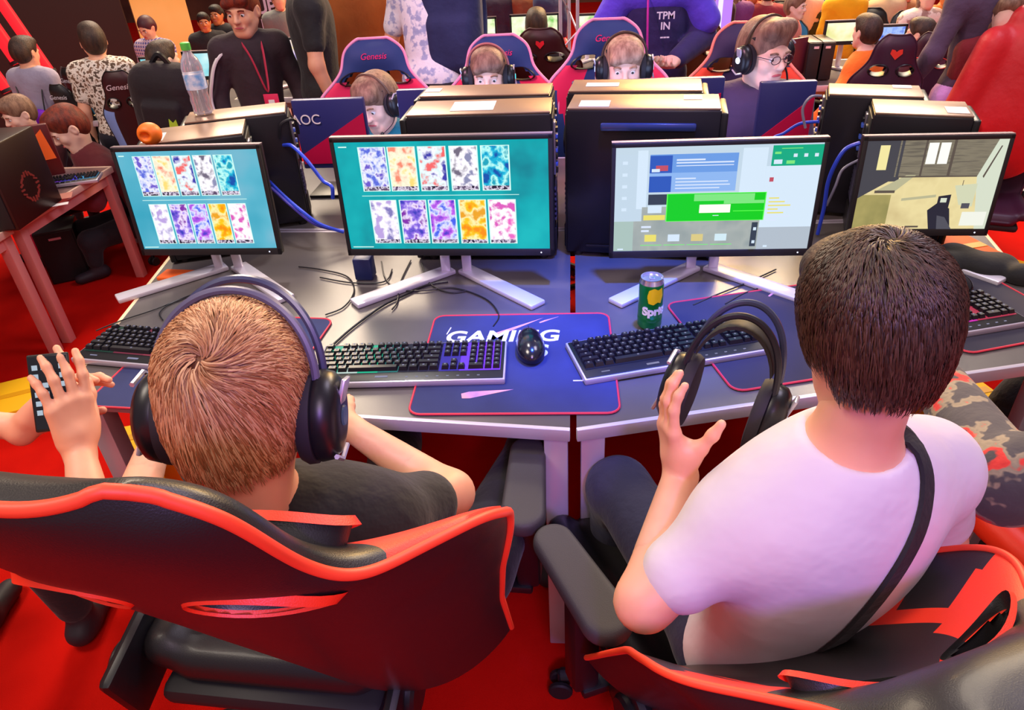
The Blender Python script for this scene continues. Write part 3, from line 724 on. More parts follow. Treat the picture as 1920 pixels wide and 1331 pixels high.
dcable([(180, 620), (230, 600), (290, 580), (380, 545), (470, 520)], 'thin keyboard cable along the pale desk end', .0018)
dcable([(305, 600), (300, 585), (330, 565), (410, 545), (480, 545)], 'thin cable beside the white stand foot at the desk end', .0018)
dcable([(1360, 570), (1400, 548), (1440, 540), (1480, 560)], 'black cable loop behind the held headset')
dcable([(1300, 572), (1345, 552), (1400, 530), (1455, 505)], 'thin black cable rising to the launcher monitor')
def wcable(pts, r, m, label): return cable([Vector(p) for p in pts], r, m, label, 'hanging_cable')
a = ony(532, 272, 2.30); e = ony(632, 352, 2.12)
wcable([a, ony(548, 274, 2.22), ony(575, 300, 2.16), ony(605, 338, 2.14), ony(622, 350, 2.1), ony(624, 372, 2.1)], .006, M_blue_c, 'blue network cable arching from the bottle tower')
wcable([ony(505, 340, 2.25), ony(530, 365, 2.18), ony(565, 395, 2.12), ony(600, 420, 2.10), ony(645, 435, 2.10)], .006, M_blue_c, 'thick blue network cable sagging between the two card monitors')
wcable([ony(508, 352, 2.2), ony(545, 385, 2.14), ony(590, 420, 2.12), ony(635, 432, 2.12)], .005, mat('violet_cable', '4a3cb0', rough=.4), 'violet cable sagging below the blue one')
_q = ony(1445, 265, 2.30)
wcable([Vector((_q.x - .03, 2.30, .756)), Vector((_q.x - .02, 2.30, .9)), _q, ony(1470, 250, 2.28), ony(1500, 232, 2.26), ony(1535, 228, 2.22)], .005, M_blue_c, 'blue cable curving up beside the launcher monitor')
wcable([ony(1612, 268, 2.08), ony(1585, 280, 2.08), ony(1565, 310, 2.08), ony(1552, 345, 2.10), ony(1545, 390, 2.12), Vector((ony(1545, 390, 2.12).x, 2.13, .757))], .006, M_blue_c, 'thick blue cable behind the shooter game monitor')
wcable([ony(1610, 300, 2.08), ony(1580, 318, 2.08), ony(1566, 350, 2.08), ony(1550, 385, 2.12)], .004, mat('grey_cable', '8c88a0', rough=.4), 'thin grey cable behind the shooter game monitor')
wcable([ony(560, 250, 2.32), ony(552, 225, 2.30), ony(528, 232, 2.28), ony(525, 260, 2.28)], .005, M_black_c, 'black power cable looping at the rear of the bottle tower')
wcable([ony(1510, 240, 2.2), ony(1505, 205, 2.2), ony(1520, 182, 2.2), ony(1540, 180, 2.22)], .004, mat('grey_cable', '8c88a0'), 'grey cable looping over the tower beside the glasses')
pp_ = onz(687, 520, .75); b = nb(); box(b, (.055, .05, .07), T(pp_.x, pp_.y, .786), bev=.006); o = fin('power_adapter', b, mat('navy_plastic', '1c2858', rough=.4), label='small dark navy adapter box behind the cables', cat='power adapter')
pp_ = onz(335, 520, .75); b = nb(); box(b, (.11, .06, .012), T(pp_.x, pp_.y, .7575, rz=-.1), bev=.003); fin('orange_reflection', b, M_orange, label='orange reflection shaped as a flat slab under the end monitor', cat='box')  # thin orange slab stands in for a reflection on the desk
# ------------------------------------------------------------------ gaming chairs
_WV = [0, .25, .45, .58, .66, .71, .76, .83, .92, .97, 1.0]
_WW = [.235, .245, .262, .282, .285, .265, .215, .165, .150, .125, .065]
_BV = [0, .5, .65, .8, .9, 1]; _BB = [.10, .12, .11, .05, .03, .02]
L_BLACK = mat('black_leatherette', '1a1718', rough=.42, bump=.15, bscale=700, coat=.1)
L_RED = mat('red_leatherette', 'ff3a1c', rough=.45, bump=.15, bscale=700)
L_PIPE = mat('red_piping', 'ff4a28', rough=.5)
L_NAVY = mat('navy_fabric', '1c3470', rough=.7, bump=.2, bscale=700)
L_PINK = mat('pink_red_panel', 'e01050', rough=.6)
L_PPIPE = mat('pink_piping', 'e890b8', rough=.5)
L_MAROON = mat('dark_maroon_leatherette', '3a1016', rough=.5)
L_SKY = mat('sky_blue_panel', '88a8f0', rough=.6)
L_TEAL = mat('teal_panel', '1878a8', rough=.6)
L_BROWN = mat('brown_leatherette', '5c3416', rough=.5)  # plain brown
L_DPURP = mat('plum_leatherette', '3c1c34', rough=.5)
M_chrome = mat('chrome', 'd8d0dc', rough=.15, metal=.95)
STY = {
 'black_red': dict(c=L_BLACK, wing=L_RED, tip=L_BLACK, shell=L_BLACK, pipe=L_PIPE, logo=None, holes=L_RED),
 'navy_pink': dict(c=L_NAVY, wing=L_PINK, tip=L_NAVY, shell=L_BLACK, pipe=L_PPIPE, logo=('Genesis', 'e81870'), holes=L_BLACK),
 'maroon': dict(c=L_MAROON, wing=L_MAROON, tip=L_MAROON, shell=L_MAROON, pipe=L_MAROON, logo=None, holes=L_BLACK, blogo='f02838'),
 'plum': dict(c=L_DPURP, wing=L_DPURP, tip=L_DPURP, shell=L_DPURP, pipe=L_DPURP, logo=None, holes=L_BLACK, blogo='f04030'),
 'sky': dict(c=L_MAROON, wing=L_SKY, tip=L_SKY, shell=L_MAROON, pipe=L_BLACK, logo=('Genesis', 'e8d0d8'), holes=L_BLACK),
 'teal': dict(c=L_BLACK, wing=L_TEAL, tip=L_TEAL, shell=L_BLACK, pipe=L_BLACK, logo=('Genesis', 'd8d8e8'), holes=L_BLACK),
 'navy_orange': dict(c=mat('dark_violet_fabric', '2c1c48', rough=.7), wing=mat('orange_red_panel', 'f04828', rough=.6), tip=mat('dark_violet_fabric', '2c1c48'), shell=L_BLACK, pipe=mat('salmon_piping', 'f08070', rough=.5), logo=None, holes=L_BLACK),
 'plum_ring': dict(c=L_DPURP, wing=L_DPURP, tip=L_DPURP, shell=L_DPURP, pipe=L_DPURP, logo=None, holes=mat('red_ring', 'f04038', rough=.5)),
 'brown': dict(c=L_BROWN, wing=L_BROWN, tip=L_BROWN, shell=L_BROWN, pipe=L_BROWN, logo=None, holes=L_BLACK, blogo='ff7020'),
 'black_plain': dict(c=L_BLACK, wing=L_BLACK, tip=L_BLACK, shell=L_BLACK, pipe=L_BLACK, logo=('Genesis', 'e0d8e0'), holes=L_BLACK),
 'blue_strip': dict(c=L_BLACK, wing=mat('royal_blue_panel', '1c50d8', rough=.6), tip=mat('royal_blue_panel', '1c50d8'), shell=L_BLACK, pipe=L_BLACK, logo=None, holes=L_BLACK)}
_t = np.linspace(0, 1, 401); _w = np.interp(_t, _WV, _WW); _k = np.hanning(45); _w = np.convolve(np.pad(_w, 22, 'edge'), _k / _k.sum(), 'valid')
_BBN = ([0, .5, .62, .70, .79, .9, 1], [.10, .11, .13, .10, .012, .012, .02])
_bn = np.interp(_t, *_BBN); _k = np.hanning(41); _bn = np.convolve(np.pad(_bn, 20, 'edge'), _k / _k.sum(), 'valid')
_wn = np.interp(_t, _WV, [.235, .245, .27, .295, .30, .275, .215, .155, .145, .125, .065]); _wn = np.convolve(np.pad(_wn, 20, 'edge'), _k / _k.sum(), 'valid')
_bb = np.interp(_t, _BV, _BB); _k = np.hanning(81); _bb = np.convolve(np.pad(_bb, 40, 'edge'), _k / _k.sum(), 'valid')
def back_pt(u, v, dy, p):
    """point on the backrest; p: tilt, bolster gain, scale, length"""
    tilt, g, s, L = p[:4]; near = len(p) > 4
    x = u * np.interp(v, _t, _wn if near else _w); y = g * np.interp(v, _t, _bn if near else _bb) * abs(u) ** 2.3 + dy; z = v * L
    return Vector((x * s, (y * math.cos(tilt) - z * math.sin(tilt)) * s, (y * math.sin(tilt) + z * math.cos(tilt)) * s))
def chair(loc, rz, label, style='black_red', tilt=.30, g=1.2, s=1.0, n=(28, 44), group=None, arms=True, base=True, arm_yaw=(0, 0), arm_y=(0.02, 0.02), base_rz=0.3, scale=1.0, seat=True, armw=1.0, armz=.66, L=.84, z0=.44, near=False, dx=0.0, dz=0.0, adx=0.0, seat_wing=None):
    S = STY[style]; root = thing('gaming_chair', (loc[0], loc[1], 0), rz, label, 'chair', group)
    root.scale = (scale,) * 3
    nu, nv = n; p = (tilt, g, s, L) + ((1,) if near else ()); org = Vector((0, -.24, z0))
    holes = [(-.5, .79), (.5, .79)]; hr = (.30, .033)
    def inhole(u, v): return any(((u - a) / hr[0]) ** 2 + ((v - b_) / hr[1]) ** 2 < 1 for a, b_ in holes)
    # ---- padded front and shell
    U = [math.sin(math.pi / 2 * (-1 + 2 * i / nu)) for i in range(nu + 1)]; U = [.5 * a + .5 * (-1 + 2 * i / nu) for i, a in enumerate(U)]
    V = [j / nv for j in range(nv + 1)]
    def th(u, v):
        e = max(0.0, 1 - abs(u) ** 5) * (1 - max(0, (v - .9) / .1) ** 3)
        return e
    mats = [S['c'], S['wing'], S['tip'], S['shell'], L_BLACK]
    def fm(u, v):
        a = abs(u)
        if v > .77: return 0
        if v > .655: return 1 if a > .42 else 0
        if a > .86 and v > .50: return 2
        if v > .52 and a > .60: return 1 if style != 'black_red' else (1 if v > .64 else 2)
        if .50 < a < .78: return 1
        return 0
    for side, nm in ((1, 'backrest'), (-1, 'back_shell')):
        b = nb(); G = []
        for j, v in enumerate(V):
            row = []
            for i, u in enumerate(U):
                e = th(u, v)
                head = (0.012 if near else 0.028) * math.exp(-((v - .9) / .07) ** 2) * (1 - u * u)
                lum = 0.02 * math.exp(-((v - .2) / .15) ** 2) * (1 - u * u)
                dy = (0.012 + ((.038 if near else .040) + head + lum) * (e ** .45 if near else e)) if side > 0 else (0.012 - (.022 if near else .040) * e ** .7)
                row.append(b.verts.new(org + back_pt(u, v, dy, p)))
            G.append(row)
        for j in range(nv):
            for i in range(nu):
                uc, vc = (U[i] + U[i + 1]) / 2, (V[j] + V[j + 1]) / 2
                if inhole(uc, vc): continue
                f = b.faces.new((G[j][i], G[j][i + 1], G[j + 1][i + 1], G[j + 1][i]))
                f.material_index = fm(uc, vc) if side > 0 else (1 if style in ('sky', 'teal') and abs(uc) > .5 and vc < .72 else 3)
        fin(nm, b, mats, root, recalc=True)
    # ---- piping round the outline
    pts = [org + back_pt(-1, v, .012, p) for v in np.linspace(0, .985, nv)] + [org + back_pt(u, 1.0, .012, p) for u in np.linspace(-.9, .9, 11)] + [org + back_pt(1, v, .012, p) for v in np.linspace(.985, 0, nv)]
    b = nb(); tube(b, pts, (.0058 if near or n[1] > 60 else .0075) * s, n=10, smooth=2); fin('piping', b, S['pipe'], root)
    # ---- strap holes
    for a, v0 in holes:
        b = nb(); N = 28; rings = []
        bd = -.006 if near else -.034
        for dy, k in ((.056, 1.26), (.066, 1.14), (.02, 1.08), (bd, 1.08), (bd - .007, 1.14), (bd + .002, 1.26)):
            rings.append([b.verts.new(org + back_pt(a + hr[0] * k * math.cos(2 * math.pi * i / N), v0 + hr[1] * k * math.sin(2 * math.pi * i / N), dy * (.9 if not near else 1.1) if dy > .03 else dy, p)) for i in range(N)])
        for q_, (r0, r1) in enumerate(zip(rings, rings[1:])):
            for i in range(N): b.faces.new((r0[i], r0[(i + 1) % N], r1[(i + 1) % N], r1[i])).material_index = 1 if q_ in (1, 2) else 0
        fin('strap_bezel', b, [S['holes'], L_BLACK], root)
    Rt = Matrix.Rotation(tilt, 4, 'X')
    if S.get('logo'):
        q = org + back_pt(0, .905, .012 + .04 + .029, p)
        text_obj('headrest_lettering', S['logo'][0], .040, mat('logo_' + S['logo'][1], S['logo'][1], rough=.6), root, Matrix.Translation(q) @ Rt @ Matrix.Rotation(math.pi, 4, 'Z') @ Matrix.Rotation(math.pi / 2, 4, 'X'), shear=.3)
    if S.get('logo') and style in ('sky', 'black_plain', 'teal'):
        q = org + back_pt(0, .90, -.030, p)
        text_obj('shell_lettering', S['logo'][0], .045, mat('logo_' + S['logo'][1], S['logo'][1], rough=.6), root, Matrix.Translation(q) @ Rt @ Matrix.Rotation(math.pi / 2, 4, 'X'), shear=.3)
    if S.get('blogo'):
        q = org + back_pt(0, .90, -.032, p); b = nb()
        hp = [(0, -.032), (.03, 0), (.026, .022), (.01, .018), (0, .008), (-.01, .018), (-.026, .022), (-.03, 0)]
        prism(b, hp, 0, .003, Matrix.Translation(q) @ Rt @ Matrix.Rotation(math.pi / 2, 4, 'X')); fin('shell_emblem', b, mat('emblem_' + S['blogo'], S['blogo'], rough=.5), root)
    # ---- seat
    SH = T(dx, 0, 0); n0 = set(ch.name for ch in root.children)
    if seat:
        B = Blob(); B.bx((0, .02, .43), (.20, .25, .045), rd=.04, k=.03)
        for sx in (-1, 1): B.cap((sx * .215, -.18, .455), (sx * .235, .22, .465), .045, .04, k=.03)
        P, Q = B.mesh(.012 if n[1] > 40 else .02)
        fc = P[Q].mean(1); fmi = (np.abs(fc[:, 0]) > .17).astype(int); pymesh('seat', P, Q, [S['c'], seat_wing or S['wing']], root, fmi)
        b = nb(); box(b, (.44, .50, .05), T(0, .0, .375), bev=.02); fin('seat_pan', b, M_mblack, root)
        b = nb(); box(b, (.16, .26, .05), T(0, .0, .335), bev=.012); fin('tilt_mechanism', b, M_black, root)
        b = nb(); cyl(b, (.08, .05, .335), (.30, .07, .33), .008, n=10); box(b, (.07, .035, .012), T(.31, .07, .33), bev=.004); fin('lever', b, M_black, root)
        for sx in (-1, 1):
            b = nb(); box(b, (.03, .16, .16), T(sx * .262, -.21, .43, rx=tilt * .5), bev=.02); cyl(b, (sx * .27, -.22, .44), (sx * .292, -.22, .44), .05, n=24, bev=.006); fin('recline_cover', b, M_black, root)
    if arms:
        for k, sx in enumerate((-1, 1)):
            ax = sx * .315; ay = arm_y[k]
            b = nb(); box(b, (.055, .06, armz - .40), T(ax, ay, (armz + .36) / 2), bev=.012); box(b, (.13, .07, .022), T(sx * .26, ay, .375), bev=.006); ap = fin('armrest_post', b, M_black, root)
            B = Blob(); B.cap((0, -.09, 0), (0, .10, 0), .046 * armw, .040 * armw, k=.02); B.bx((0, 0, -.10), (.2, .4, .085), rd=.002, k=.006, sub=True); B.bx((0, 0, .105), (.2, .4, .085), rd=.002, k=.010, sub=True)
            P, Q = B.mesh(.004); pd = pymesh('armrest', P, Q, mat('armrest_foam', '3c383c', rough=.6, bump=.2, bscale=500), root); pd.location = (ax, ay + .01, armz + .012); pd.rotation_euler = (0, 0, arm_yaw[k])
    if base:
        b = nb(); cyl(b, (0, 0, .09), (0, 0, .31), .028, n=20, bev=.004); fin('gas_lift', b, M_black, root)
        b = nb(); cyl(b, (0, 0, .07), (0, 0, .13), .05, .04, n=24, bev=.006); fin('base_hub', b, M_black, root)
        for k in range(5):
            a = base_rz + 2 * math.pi * k / 5; d = Vector((math.cos(a), math.sin(a), 0))
            b = nb(); tube(b, [d * .03 + Vector((0, 0, .105)), d * .16 + Vector((0, 0, .095)), d * .31 + Vector((0, 0, .070))], lambda t: .026 - .009 * t, n=8, smooth=5, flat=.75); lg = fin('base_leg', b, M_black, root)
            b = nb(); e = d * .31; t_ = Vector((-d.y, d.x, 0))
            for q in (-1, 1): cyl(b, e + t_ * q * .010 + Vector((0, 0, .030)), e + t_ * q * .026 + Vector((0, 0, .030)), .030, n=18, bev=.004)
            cyl(b, e + Vector((0, 0, .03)), e + Vector((0, 0, .08)), .009, n=8); fin('caster', b, M_mblack, lg)
    for ch in list(root.children):
        if ch.name not in n0: ch.location.x += (adx if ch.name.startswith('armrest') else dx); ch.location.z += dz * (0 if ch.name.split('.')[0] in ('gas_lift', 'base_hub', 'base_leg', 'armrest', 'armrest_post') else 1)
    return root
CH_L = chair((-.316, .942), -.057, 'huge black and red gaming chair under the reddish-haired headset wearer', tilt=.465, g=1.136, s=.898, L=1.053, z0=.548, n=(64, 140), group='black and red chairs on the near side', base_rz=.9, armz=.65, near=True, dx=-.24, adx=-.11, dz=.07, seat_wing=L_BLACK, arm_y=(.02, .15), arm_yaw=(0, .06))
CH_R = chair((.155, .978), .385, 'black and red gaming chair of the boy in the white shirt', tilt=.622, g=1.25, s=.862, L=.888, z0=.48, n=(64, 140), group='black and red chairs on the near side', arm_yaw=(.12, 0), base_rz=.2, armz=.65, dx=.13, adx=.13, seat_wing=L_BLACK, arm_y=(-.08, .02))
chair((1.22, 1.05), .30, 'black chair with thin red piping of the patterned sleeve', tilt=.30, g=1.3, s=.9, n=(40, 70), group='black and red chairs on the near side', arms=False)
def chair_at(px, top, label, style, rz=math.pi, scale=1.0, tilt=.15, Y=None, **kw):
    """px: pixel of the headrest top; the chair stands on the floor"""
    h1 = .44 + .84 * math.cos(tilt)
    if Y is not None: scale = ony(px[0], px[1], Y).z / h1
    zt = h1 * scale; q = onz(px[0], px[1], zt)
    back = Vector((0, -(.24 + .84 * math.sin(tilt)) * scale, 0)); back.rotate(Euler((0, 0, rz)))
    return chair((q.x - back.x, q.y - back.y), rz, label, style, tilt=tilt, scale=scale, **kw)
kw = dict(n=(24, 40), group='navy and pink chairs of the players opposite')
chair_at((700, 72), 0, 'navy and pink gaming chair of the boy leaning in', 'navy_pink', rz=math.pi + .1, Y=3.42, **kw)
chair_at((935, 66), 0, 'navy and pink gaming chair behind the boy hidden below the eyes', 'navy_pink', rz=math.pi + .05, Y=3.46, **kw)
chair_at((1140, 36), 0, 'navy and pink gaming chair, largest of those opposite, behind the fair-haired boy', 'navy_pink', rz=math.pi, Y=3.46, **kw)
chair_at((1405, 42), 0, 'dark chair with orange side panels behind the boy in glasses', 'navy_orange', rz=math.pi - .15, Y=3.40, **kw)
kw = dict(n=(20, 32), group='dark chairs of the row beyond', base=True)
chair_at((1012, 56), 0, 'maroon black chair with a red emblem, in front of a green map screen', 'maroon', rz=-.05, Y=4.35, **kw)
chair_at((866, 54), 0, 'dark maroon chair half behind the navy backpack', 'maroon', rz=-.05, Y=4.35, **kw)
chair_at((1315, 44), 0, 'brown chair with orange emblem beside the lanyard wearer', 'brown', rz=.1, Y=4.3, **kw)
chair_at((1688, 67), 0, 'plum chair with an orange emblem behind the orange shirt', 'plum', rz=-.2, Y=3.55, s=.68, L=1.235, **kw)
chair_at((1757, 62), 0, 'plum chair with a red ringed strap opening, beside the lilac trousers', 'plum_ring', rz=-.35, Y=3.95, s=.66, L=1.27, **kw)
chair_at((212, 135), 0, 'maroon chair with pale blue side panels and pale lettering', 'sky', rz=.25, Y=3.5, s=.62, L=1.355, n=(24, 40), group='chairs around the table with the fan tower')
chair_at((100, 160), 0, 'black chair with pale lettering in front of the gray shirt', 'black_plain', rz=-.1, Y=3.8, s=.55, L=1.527, n=(20, 32), group='chairs around the table with the fan tower')
chair_at((118, 128), 0, 'black chair with a teal side panel beside the floral shirt', 'teal', rz=-.35, Y=4.0, s=.62, L=1.355, n=(20, 32), group='chairs around the table with the fan tower')
# ------------------------------------------------------------------ people
def atd(px, py, d):
    r = _ray(px, py); return Vector(CAM + r * d / FPX)
SKIN = mat('skin', 'e8a484', rough=.5, color2='eeae8e', cscale=14, sss=.15)
SKIN2 = mat('fair_skin', 'f2c0ac', rough=.5, color2='f4c8b6', cscale=14, sss=.15)
SKIN3 = mat('tan_skin', 'c87848', rough=.5, color2='d08452', cscale=14)
EYEW = mat('eye_white', 'f4f0f0', rough=.25); EYEI = mat('iris_dark', '2c2420', rough=.2); LIPS = mat('lip_skin', 'c8606a', rough=.5)
def hairm(n, c, c2, sc=60): return mat('hair_' + n, c, rough=.55, color2=c2, cscale=sc, stretch=(1, 1, .25), bump=.8, bscale=260)
H_RED = hairm('reddish', '8a4a24', 'b87448'); H_DBR = hairm('dark_brown', '2e1c14', '4a3022'); H_BR = hairm('brown', '6a4838', '94705a'); H_BLK = hairm('black', '17120f', '2c221c'); H_FAIR = hairm('fair', '8a6450', 'c09a80'); H_AUB = hairm('auburn', '5a1c10', '8a3018')
def cloth(n, c, c2=None, sc=8, **k): return mat('cloth_' + n, c, rough=k.pop('rough', .85), color2=c2 or c, cscale=sc, bump=k.pop('bump', .35), bscale=k.pop('bscale', 18), sheen=.1, **k)
def frame(yaw=0, pitch=0, roll=0):
    return np.array((Matrix.Rotation(yaw, 3, 'Z') @ Matrix.Rotation(pitch, 3, 'X') @ Matrix.Rotation(roll, 3, 'Y')))
def V(*a): return np.array(a, float)
def hand(B, W, d, n, s=1.0, curl=None, thumb=None, side=1, spread=.10, k=.006, tcurl=(.3, .4)):
    """five fingered hand: W wrist, d pointing direction, n palm normal, side +1 puts the thumb on d x n"""
    d = np.array(d, float); d /= np.linalg.norm(d); n = np.array(n, float); n -= n.dot(d) * d; n /= np.linalg.norm(n); t = np.cross(d, n) * side
    W = np.array(W, float); curl = curl or [(.25, .35, .25)] * 4
    B.cap(W - d * .015 * s, W + d * .03 * s, .025 * s, .028 * s, k=.015)
    offs = (.031, .011, -.010, -.030); lens = ((.044, .027, .020), (.049, .031, .021), (.046, .029, .021), (.036, .022, .018)); base = (.088, .092, .088, .080)
    for i in range(4):
        a0 = W + d * .02 * s + t * offs[i] * .6 * s; kn = W + d * base[i] * s + t * offs[i] * s
        B.cap(a0, kn, .0155 * s, .0120 * s, k=.016)
        ang = 0; p = kn; sd = d * math.cos(spread * offs[i] / .03) + t * math.sin(spread * offs[i] / .03)
        rs = (.0094, .0086, .0078, .0068)
        for q in range(3):
            ang += curl[i][q]; dv = sd * math.cos(ang) + n * math.sin(ang); e = p + dv * lens[i][q] * s
            B.cap(p, e, rs[q] * s * (.9 if i == 3 else 1), rs[q + 1] * s * (.9 if i == 3 else 1), k=k); p = e
    th = d * .55 + t * .80 + n * .25 if thumb is None else d * thumb[0] + t * thumb[1] + n * thumb[2]; th = th / np.linalg.norm(th)
    p = W + d * .022 * s + t * .022 * s + n * .006 * s; B.ell(W + d * .040 * s + t * .022 * s + n * .012 * s, V(.020, .020, .020) * s, k=.02)
    L = (.042, .034, .026); r = (.0135, .0112, .0100, .0080); ax = d
    for q in range(3):
        if q: th = th * math.cos(tcurl[q - 1]) + (d * .85 + n * .5) / np.linalg.norm(d * .85 + n * .5) * math.sin(tcurl[q - 1]); th /= np.linalg.norm(th)
        e = p + th * L[q] * s; B.cap(p, e, r[q] * s, r[q + 1] * s, k=.008 if q else .02); p = e
def head_blob(B, c, R, s, nk=None, detail=True, ears=True):
    def P(x, y, z): return c + R @ (V(x, y, z) * s)
    B.ell(P(0, -.012, .03), V(.075, .094, .088) * s, R, k=.01); B.ell(P(0, .028, -.035), V(.057, .060, .074) * s, R, k=.03 * s)
    B.cap(P(-.012, .060, -.092), P(.012, .060, -.092), .020 * s, k=.03 * s)
    for x in (-1, 1):
        B.cap(P(x * .048, .0, -.045), P(x * .02, .05, -.085), .022 * s, .018 * s, k=.03 * s)
        B.ell(P(x * .036, .060, -.022), V(.022, .018, .022) * s, R, k=.02 * s)
        if ears: B.ell(P(x * .077, -.012, -.004), V(.010, .020, .031) * s, R @ np.array(Matrix.Rotation(x * .3, 3, 'Z')), k=.006); B.ell(P(x * .085, -.006, -.002), V(.006, .010, .016) * s, R, k=.006, sub=True)
    if detail:
        B.cap(P(-.034, .078, .020), P(.034, .078, .020), .012 * s, k=.015 * s)
        for x in (-1, 1): B.ell(P(x * .031, .096, .004), V(.015, .012, .008) * s, R, k=.008, sub=True)
        B.cap(P(0, .086, .010), P(0, .104, -.022), .008 * s, .012 * s, k=.012 * s); B.cap(P(-.010, .096, -.026), P(.010, .096, -.026), .008 * s, k=.008 * s)
        B.cap(P(-.020, .080, -.054), P(.020, .080, -.054), .0085 * s, k=.010 * s); B.cap(P(-.016, .079, -.062), P(.016, .079, -.062), .008 * s, k=.010 * s)
    if nk is not None: B.cap(P(0, -.022, -.05), nk, .050 * s, .056 * s, k=.03 * s)
def face_parts(root, c, R, s, off, brow=H_DBR):
    def P(x, y, z): return Vector(c + R @ (V(x, y, z) * s) - off)
    for x in (-1, 1):
        b = nb(); t = bmesh.new(); bmesh.ops.create_uvsphere(t, u_segments=16, v_segments=10, radius=.0105 * s); merge(b, t, Matrix.Translation(P(x * .031, .0765, .003)), 0)
        t = bmesh.new(); bmesh.ops.create_uvsphere(t, u_segments=12, v_segments=8, radius=.0068 * s); merge(b, t, Matrix.Translation(P(x * .031, .0815, .002)), 1)
        fin('eye', b, [EYEW, EYEI], root)
        b = nb(); tube(b, [P(x * .018, .092, .022), P(x * .032, .093, .027), P(x * .047, .083, .022)], .0040 * s, n=6, smooth=4); fin('eyebrow', b, brow, root)
    b = nb(); tube(b, [P(-.022, .085, -.056), P(-.008, .0915, -.0545), P(.008, .0915, -.0545), P(.022, .085, -.056)], .0042 * s, n=6, smooth=4); fin('lips', b, LIPS, root)
def hair_blob(c, R, s, style, vox):
    def P(x, y, z): return c + R @ (V(x, y, z) * s)
    B = Blob()
    B.ell(P(0, -.018, .038), V(.083, .100, .090) * s, R, k=.02); B.ell(P(0, -.045, -.01), V(.074, .070, .075) * s, R, k=.03)
    if style in ('short', 'fringe', 'quiff', 'long'):
        B.ell(P(0, .035, .085), V(.066, .056, .040) * s, R, k=.03 * s)
    if style == 'fringe':
        B.cap(P(-.05, .070, .070), P(.045, .080, .052), .022 * s, .018 * s, k=.03 * s)
    if style == 'quiff':
        B.cap(P(-.04, .060, .105), P(.04, .065, .105), .024 * s, k=.03 * s)
    if style == 'long':
        for x in (-1, 1): B.cap(P(x * .07, -.02, 0), P(x * .065, -.03, -.14), .03 * s, .025 * s, k=.03 * s)
        B.cap(P(0, -.08, 0), P(0, -.08, -.16), .05 * s, .04 * s, k=.03 * s)
    B.ell(P(0, .105, -.035 if style != 'fringe' else -.045), V(.062, .075, .088) * s, R, k=.010, sub=True)
    B.ell(P(0, .06, -.12), V(.10, .09, .09) * s, R, k=.01, sub=True)
    if style != 'long': B.bx(P(0, -.02, -.16), V(.2, .2, .075) * s, R, k=.01, sub=True)
    for x in (-1, 1): B.ell(P(x * .088, .0, -.012), V(.024, .034, .034) * s, R, k=.008, sub=True)
    return B.mesh(vox)
